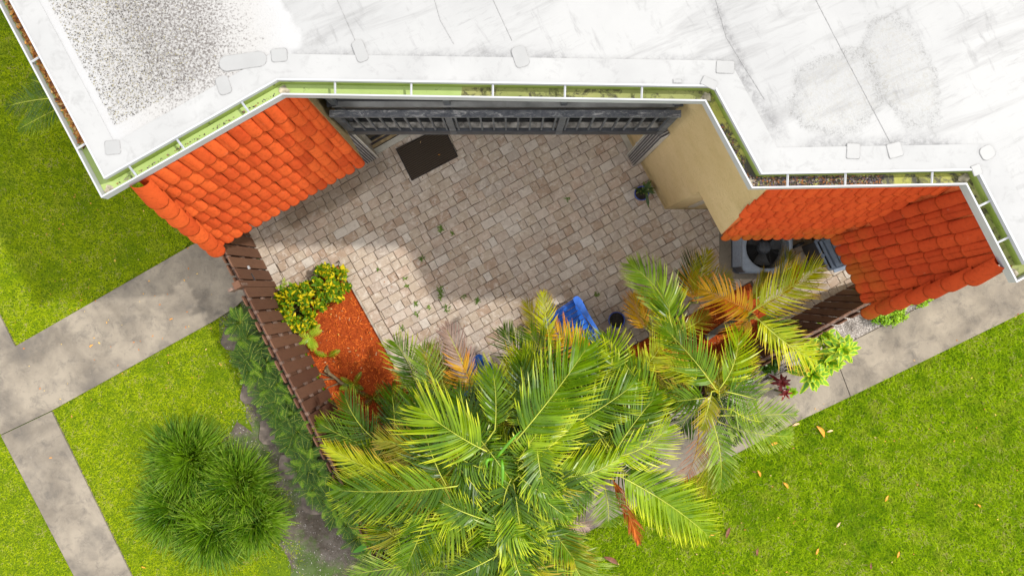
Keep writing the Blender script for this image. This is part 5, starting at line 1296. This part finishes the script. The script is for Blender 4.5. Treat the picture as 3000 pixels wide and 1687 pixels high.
# ------------------------------------------------------------------ shrubs
def shrub(name, label, cat_, c, rx, ry, h, n, leafL, leafW, mats, seed, group=None, clumps=26):
    R = np.random.default_rng(seed); root = empty(name, (c.x, c.y, 0), label, cat_, group)
    cen = []
    for k in range(clumps):
        a = R.random()*6.283; r = math.sqrt(R.random())*.88; cen.append((c.x + rx*r*math.cos(a), c.y + ry*r*math.sin(a), h*(1-.45*r*r)*R.uniform(.8, 1.05), a, r))
        g = G(); s = Vector((c.x + R.normal(0, .03), c.y + R.normal(0, .03), 0)); e = Vector(cen[-1][:3]); g.tube(bez(s, (s+e)/2 + Vector((0, 0, .08)), e, 4), [.010, .008, .006, .004], 4); g.build('branch', m_bark, root)
    per = n//clumps; P_ = {m.name: [] for m in mats}
    for (x, y, z, a, r) in cen:
        for j, m in enumerate(mats):
            k = per//len(mats); u = R.random(k); e = np.radians(R.uniform(-5, 80, k)); az = R.random(k)*6.283
            d = np.stack([np.cos(az)*np.cos(e) + .5*r*math.cos(a), np.sin(az)*np.cos(e) + .5*r*math.sin(a), np.sin(e)], 1); d /= np.linalg.norm(d, axis=1)[:, None]
            b = np.array([x, y, z]) + R.normal(0, .022, (k, 3)) - d*.02 - np.array([0, 0, .07])*u[:, None]
            P_[m.name].append(strips(b, d, leafL*R.uniform(.6, 1.2, k), leafW*R.uniform(.8, 1.2, k), R.uniform(0, .35, k), np.tile([0, 0, 1.], (k, 1)) + R.normal(0, .5, (k, 3)), (0, .35, .7, 1), (.25, 1, .85, .05), R.random(k)))
    for m in mats: 
        if P_[m.name]: o = leafmesh('foliage', P_[m.name], m, root, smooth=False); o['kind'] = 'stuff'; P_[m.name] = []
    return root
shrub('croton_shrub', 'large rounded yellow and green shrub against the fence', 'shrub', Q(762, 770, 0), .38, .36, .52, 6000, .085, .034, [m_crg, m_cry, m_crd], 3, None, 60)
shrub('croton_shrub', 'smaller yellow and green shrub at the top corner of the mulch bed', 'shrub', Q(842, 712, 0), .27, .28, .42, 3200, .085, .034, [m_crg, m_cry, m_crd], 4, None, 36)
shrub('ground_cover_plant', 'bright green leafy ground cover under the capped tile hip', 'plant', V2(P(2590, 918)).to_3d(), .30, .17, .22, 2600, .04, .02, [m_cover], 5, None, 40)
shrub('ground_cover_plant', 'thin green ground cover along the pavement edge under the tiles', 'plant', V2(P(2680, 878)).to_3d(), .22, .09, .12, 900, .035, .018, [m_cover], 6, None, 18)
shrub('low_shrub', 'dark green shrub behind the red leaved plant', 'shrub', Q(1938, 915, 0), .16, .14, .28, 420, .09, .03, [m_fernd], 7, None, 14)

def rosette(name, label, cat_, dx, dy, z, n, L, W_, mat, droop, el=(5, 70), group=None, seed=0, prof=(.5, 1, .85, .05), tiers=1, stem=True, smooth=True):
    c = Q(dx, dy, z); R = np.random.default_rng(seed); root = empty(name, (c.x, c.y, 0), label, cat_, group)
    if stem: g = G(); g.tube([(c.x, c.y, 0), (c.x+.01, c.y, z*.5), (c.x, c.y, z)], [.02, .016, .012], 6); g.build('stem', m_bark, root, smooth=True)
    for i in range(n):
        k = i/n; az = i*2.399 + R.normal(0, .2); e = math.radians(el[0] + (el[1]-el[0])*k + R.normal(0, 5)); d = np.array([[math.cos(az)*math.cos(e), math.sin(az)*math.cos(e), math.sin(e)]])
        l = L*(1.05-.35*k)*R.uniform(.85, 1.12); up = np.array([[0, 0, 1.]]) + R.normal(0, .15, (1, 3))
        p = strips(np.array([[c.x, c.y, z-.03+.06*k]]), d, [l], [W_*R.uniform(.85, 1.1)], [droop*R.uniform(.6, 1.4)], up, (0, .15, .35, .55, .75, .9, 1), (.35, .6, .95, 1, .8, .45, .03), R.random(1))
        leafmesh('leaf', [p], mat, root, smooth=smooth)
    return root
rosette('dracaena_plant', 'yellow edged rosette plant furthest left, against the fence', 'plant', 2030, 868, .95, 28, .27, .085, m_drac, .5, seed=1, group='yellow edged rosette plants by the pavement')
rosette('dracaena_plant', 'yellow edged rosette plant on the far right, over the pavement', 'plant', 2118, 878, 1.1, 34, .28, .085, m_drac, .5, seed=2, group='yellow edged rosette plants by the pavement')
rosette('dracaena_plant', 'lowest yellow edged rosette plant, hanging over the concrete', 'plant', 2042, 940, 1.0, 36, .30, .088, m_drac, .5, seed=3, group='yellow edged rosette plants by the pavement')
rosette('dracaena_plant', 'smaller yellow edged rosette plant in the middle of the others', 'plant', 2085, 910, .85, 28, .25, .08, m_drac, .5, seed=4, group='yellow edged rosette plants by the pavement')
rosette('dracaena_plant', 'yellow edged rosette plant at the top of the group by the gravel', 'plant', 2068, 842, .8, 24, .23, .075, m_drac, .5, seed=5, group='yellow edged rosette plants by the pavement')
rosette('cordyline_plant', 'dark red leaved plant leaning over the pavement', 'plant', 1966, 962, .6, 17, .16, .042, m_red, .55, seed=6)
rosette('cordyline_plant', 'small second stem of dark red leaves with green ones below', 'plant', 1975, 990, .45, 12, .13, .034, m_red, .5, seed=7)
rosette('birds_nest_fern', 'large dark green rosette of broad leaves below the palms', 'plant', 958, 1352, .25, 15, .46, .085, m_nest, .35, (5, 60), seed=8, stem=False)
rosette('low_plant', 'small green leafy plant under the dark red one', 'plant', 1992, 985, .3, 9, .12, .05, m_fern, .4, seed=9)

# ------------------------------------------------------------------ mulch chips, lawn grass, leaves
def scatter(polys, n, seed=1, x=(-9.0, 9.0), y=(-5.6, 5.2)):
    R = np.random.default_rng(seed); X = R.uniform(*x, n); Y = R.uniform(*y, n); m = np.zeros(n, bool)
    for pl in polys:
        mm = np.zeros(n, bool)
        for i in range(len(pl)):
            a, b = pl[i], pl[i-1]; c = ((a[1] > Y) != (b[1] > Y)) & (X < (b[0]-a[0])*(Y-a[1])/((b[1]-a[1]) or 1e-9) + a[0]); mm ^= c
        m |= mm
    return X[m], Y[m]
def vnoise(X, Y, sc, seed):
    R = np.random.default_rng(seed); T = R.random((64, 64)); x = X*sc % 63; y = Y*sc % 63; i = x.astype(int); j = y.astype(int); fx = x-i; fy = y-j
    fx = fx*fx*(3-2*fx); fy = fy*fy*(3-2*fy)
    return (T[i, j]*(1-fx)+T[i+1, j]*fx)*(1-fy) + (T[i, j+1]*(1-fx)+T[i+1, j+1]*fx)*fy
def chips(name, polys, n, L, mat, z, seed, label, cat_):
    X, Y = scatter(polys, n, seed); n = len(X); R = np.random.default_rng(seed+1); a = R.random(n)*6.283; e = R.normal(0, .3, n); l = L*R.uniform(.4, 1.3, n)
    d = np.stack([np.cos(a)*np.cos(e), np.sin(a)*np.cos(e), np.sin(e)], 1)*l[:, None]/2; wv = np.stack([-np.sin(a), np.cos(a), R.normal(0, .35, n)], 1)*(l*R.uniform(.12, .3, n))[:, None]/2
    c = np.stack([X, Y, z + R.random(n)*.022], 1); V = np.stack([c-d-wv, c-d*.8+wv, c+d+wv*.6, c+d*.7-wv], 1).reshape(-1, 3)
    tag(mesh(name, V, [np.arange(4*n).reshape(-1, 4)], mat, None, rnd=np.repeat(R.random(n), 4)), label, cat_, None, 'stuff')
chips('bark_mulch', [bedA], 240000, .045, m_mulch, .014, 31, 'orange bark chips covering the left bed', 'mulch')
chips('bark_mulch', [bedB], 200000, .045, m_mulch, .012, 33, 'orange bark chips covering the bed along the right fence', 'mulch')
gv = pts([(2960, 770), (2799, 860), (2514, 992), (1951, 1240), (1500, 1480), (1500, 1400), (2350, 930), (2560, 830), (2860, 700)])
chips('pebbles', [gv], 260000, .02, m_pebble, .0, 35, 'grey and white gravel between the right fence and the pavement', 'gravel')
sb = pts([(560, 690), (700, 500), (760, 560), (810, 860), (1120, 1620), (930, 1900), (840, 1640), (735, 1430), (640, 1300), (715, 1150), (640, 1000), (655, 740)])
chips('soil_litter', [sb], 70000, .022, m_pebble, .0, 37, 'bits of bark and stone on the bare soil strip', 'litter')
def grass(name, poly, n, seed, label, L=.05, W=1.2):
    X, Y = scatter([poly], n, seed); R = np.random.default_rng(seed+5)
    soilp = vnoise(X+20, Y+20, 1.4, 5)*.6 + vnoise(X+20, Y+20, 5, 6)*.4
    dS = np.full(len(X), 9.); 
    for (dx, dy, r) in ((640, 960, .45), (690, 1080, .50), (740, 1200, .6), (760, 1330, .6), (620, 850, .3), (720, 1440, .6), (850, 1400, .6), (530, 1065, .28), (600, 1090, .42), (668, 1160, .4), (505, 575, .25), (470, 540, .18), (370, 690, .1), (420,1010,.0)):
        q = Q(dx, dy); dS = np.minimum(dS, np.hypot(X-q.x, Y-q.y)/max(r, .01))
    keep = R.random(len(X)) < np.clip((dS - .55)*1.6 + (soilp-.42)*1.5, .03, 1); X, Y = X[keep], Y[keep]; n = len(X)
    a = R.random(n)*6.283; e = np.radians(R.uniform(8, 62, n)); l = L*R.uniform(.55, 1.3, n); d = np.stack([np.cos(a)*np.cos(e), np.sin(a)*np.cos(e), np.sin(e)], 1)*l[:, None]
    wv = np.stack([-np.sin(a), np.cos(a), R.normal(0, .3, n)], 1)*W*R.uniform(.0028, .0055, n)[:, None]; c = np.stack([X, Y, np.full(n, -.012)], 1)
    V = np.stack([c-wv, c+wv, c+d], 1).reshape(-1, 3)
    o = mesh(name, V, [np.arange(3*n).reshape(-1, 3)], m_grass, None, rnd=np.repeat(np.clip(R.random(n)*.8 + (vnoise(X+20, Y+20, 9, 9)*.6+vnoise(X+20, Y+20, 23, 8)*.5-.35)*.7, 0, 1), 3)); o['kind'] = 'stuff'; tag(o, label, 'grass')
grass('lawn_grass', lawns['a'], 1000000, 41, 'short grass of the lawn at the upper left beside the building')
grass('lawn_grass', lawns['b'], 900000, 42, 'short grass of the lawn round the big tussocks')
grass('lawn_grass', lawns['c'], 900000, 43, 'short grass of the lawn corner left of the crossing path', .038)
grass('lawn_grass', lawns['d'], 800000, 44, 'short grass of the large right lawn', .075, 1.7)

def fallen(px, py, L, ang, mat, label, z=.03, cat_='fallen leaf', group='fallen leaves on the right lawn', wd=.3):
    c = V2(P(px, py)); a = math.radians(ang); d = Vector((math.cos(a), math.sin(a), 0)); s = Vector((-d.y, d.x, 0)); V = []; m = 7
    for j in range(m):
        t = j/(m-1); p = Vector((c.x, c.y, z)) + d*(t-.5)*L + s*math.sin(t*3.1)*L*.10 + UPV*(.012*math.sin(t*5)); w_ = L*wd*.5*math.sin(math.pi*min(1, .06+.9*t))
        V += [tuple(p - s*w_ + UPV*w_*.5), tuple(p), tuple(p + s*w_ + UPV*w_*.6)]
    F = [[j*3+k, j*3+k+1, j*3+k+4, j*3+k+3] for j in range(m-1) for k in range(2)]
    tag(mesh('fallen_leaf', V, F, mat, smooth=True), label, cat_, group)
for a in ((2402, 1263, .20, -55, m_orangeleaf, 'long orange leaf lying nearest the pavement on the right lawn'), (2430, 1262, .10, 10, m_paleleaf, 'pale tan leaf beside the long orange leaf near the pavement'),
          (2265, 1300, .14, 15, m_orangeleaf, 'orange leaf under the hanging palm fronds by the pavement edge'), (2222, 1386, .11, -65, m_orangeleaf, 'orange leaf beside a small dark one on the upper right lawn'),
          (2208, 1381, .07, -20, m_brownleaf, 'small dark brown leaf touching an orange one on the right lawn'), (2300, 1420, .12, -50, m_orangeleaf, 'orange leaf in open grass right of the bright frond tip'),
          (2133, 1557, .17, 68, m_brownleaf, 'large curled brown leaf beside the bright palm frond tip'), (2455, 1535, .10, 45, m_paleleaf, 'pale leaf low on the right lawn'),
          (2393, 1613, .10, 60, m_orangeleaf, 'orange leaf near the bottom of the right lawn'), (2218, 1614, .12, 80, m_brownleaf, 'brown leaf near the bottom of the right lawn'),
          (2596, 1458, .10, 55, m_orangeleaf, 'yellow leaf alone in the middle of the right lawn'), (2865, 1480, .08, -45, m_orangeleaf, 'orange leaf closest to the right edge'),
          (1790, 1640, .24, -30, m_brownleaf, 'long thin brown leaf at the bottom by the palms'), (2630, 1622, .10, 65, m_orangeleaf, 'orange leaf at the lower right of the lawn'),
          (2085, 1566, .12, 20, m_orangeleaf, 'yellow leaf at the very tip of the bright frond'), (2330, 1243, .12, 15, m_paleleaf, 'pale curled leaf on the pavement edge'), (2550, 1655, .10, 85, m_brownleaf, 'dark leaf at the bottom edge of the right lawn')):
    fallen(*a)
for (x, y, L, an, m, lab) in ((505, 935, .05, 30, m_orangeleaf, 'yellow leaf on the concrete path near the gate'), (272, 1013, .06, 50, m_orangeleaf, 'yellow leaf in the middle of the concrete path'), (153, 1339, .04, 0, m_orangeleaf, 'yellow leaf on the lower concrete path'),
      (424, 1658, .06, -30, m_orangeleaf, 'yellow leaf on the grass below the big tussocks'), (1234, 418, .04, 70, m_paleleaf, 'pale leaf on the door mat, upper one'), (1288, 456, .04, 0, m_orangeleaf, 'yellow leaf near the edge of the door mat'), (1166, 1085, .20, -50, m_paleleaf, 'long pale curved leaf against the bed edging'),
      (1499, 243, .03, 60, m_brownleaf, 'small red brown leaf on the flat white roof')):
    fallen(x, y, L, an, m, lab, z=.045 if y > 430 or x > 1490 else .05, group=None) if x != 1499 else None
# small litter on lawns and patio
def litter(name, spots, mat, label, n, size, seed, box, z, cat_='leaves'):
    X, Y = scatter([pts(box)], 4000, seed); k = np.random.default_rng(seed).permutation(len(X))[:n]; X, Y = X[k], Y[k]; n = len(X); R = np.random.default_rng(seed+2)
    a = R.random(n)*6.28; l = size*R.uniform(.5, 1.3, n); c = np.stack([X, Y, np.full(n, z)], 1); d = np.stack([np.cos(a), np.sin(a), R.normal(0, .2, n)], 1)*l[:, None]/2; w_ = np.stack([-np.sin(a), np.cos(a), R.normal(0, .3, n)], 1)*l[:, None]*.25
    V = np.stack([c-d, c-w_, c+d, c+w_], 1).reshape(-1, 3); tag(mesh(name, V, [np.arange(4*n).reshape(-1, 4)], mat, None, rnd=np.repeat(R.random(n), 4)), label, cat_, None, 'stuff')
m_lit = debris('small_leaves', [(.62, .33, .06), (.50, .22, .06), (.60, .42, .16), (.45, .16, .04), (.66, .45, .10)])
litter('small_leaves', None, m_lit, 'small tan leaves sprinkled on the left lawns', 110, .030, 61, [(0, 560), (560, 560), (560, 700), (700, 1000), (700, 1300), (400, 1200), (150, 1250), (0, 900)], .028)
litter('small_leaves', None, m_lit, 'tiny leaves sprinkled on the right lawn', 60, .028, 62, [(1700, 1687), (2000, 1450), (3000, 1000), (3000, 1687)], .035)
litter('small_leaves', None, m_dry, 'bits of dry leaf scattered over the patio pavers', 90, .022, 63, [(900, 500), (1700, 420), (2050, 700), (2000, 850), (1500, 1000), (1200, 1050), (1000, 760)], .03)
litter('small_leaves', None, m_lit, 'pale leaf scraps lying on the orange mulch', 60, .032, 64, [(900, 850), (1000, 790), (1170, 1100), (980, 1150)], .045)
litter('small_leaves', None, m_dry, 'leaf crumbs gathered along the pavement edge', 60, .03, 65, [(2340, 1235), (3000, 915), (3000, 895), (2330, 1220)], .03)
# weeds in the paver joints
WR = np.random.default_rng(5)
for (x, y, s) in ((1293, 670, 1), (1290, 672, .7), (1325, 682, .7), (1237, 758, .9), (1290, 850, 1.3), (1290, 868, 1.), (1192, 838, .6), (1310, 905, 1.2), (1223, 920, .9), (1190, 815, .7), (1217, 890, .8), (1400, 880, .9), (1747, 862, .8), (1662, 583, .7), (1397, 885, .6), (1108, 790, .5), (1258, 900, .7), (1180, 960, .8), (1360, 868, .6)):
    c = P(x, y, .02); t = leafmesh('weed', [fan(WR, (c.x, c.y, .02), int(10*s)+5, .05*s+.015, .014, 10, 60, .3, .016*s)], m_weed, None, smooth=False)
    tag(t, 'tiny green weed growing from a joint between the patio pavers', 'weed', 'weeds between the pavers')
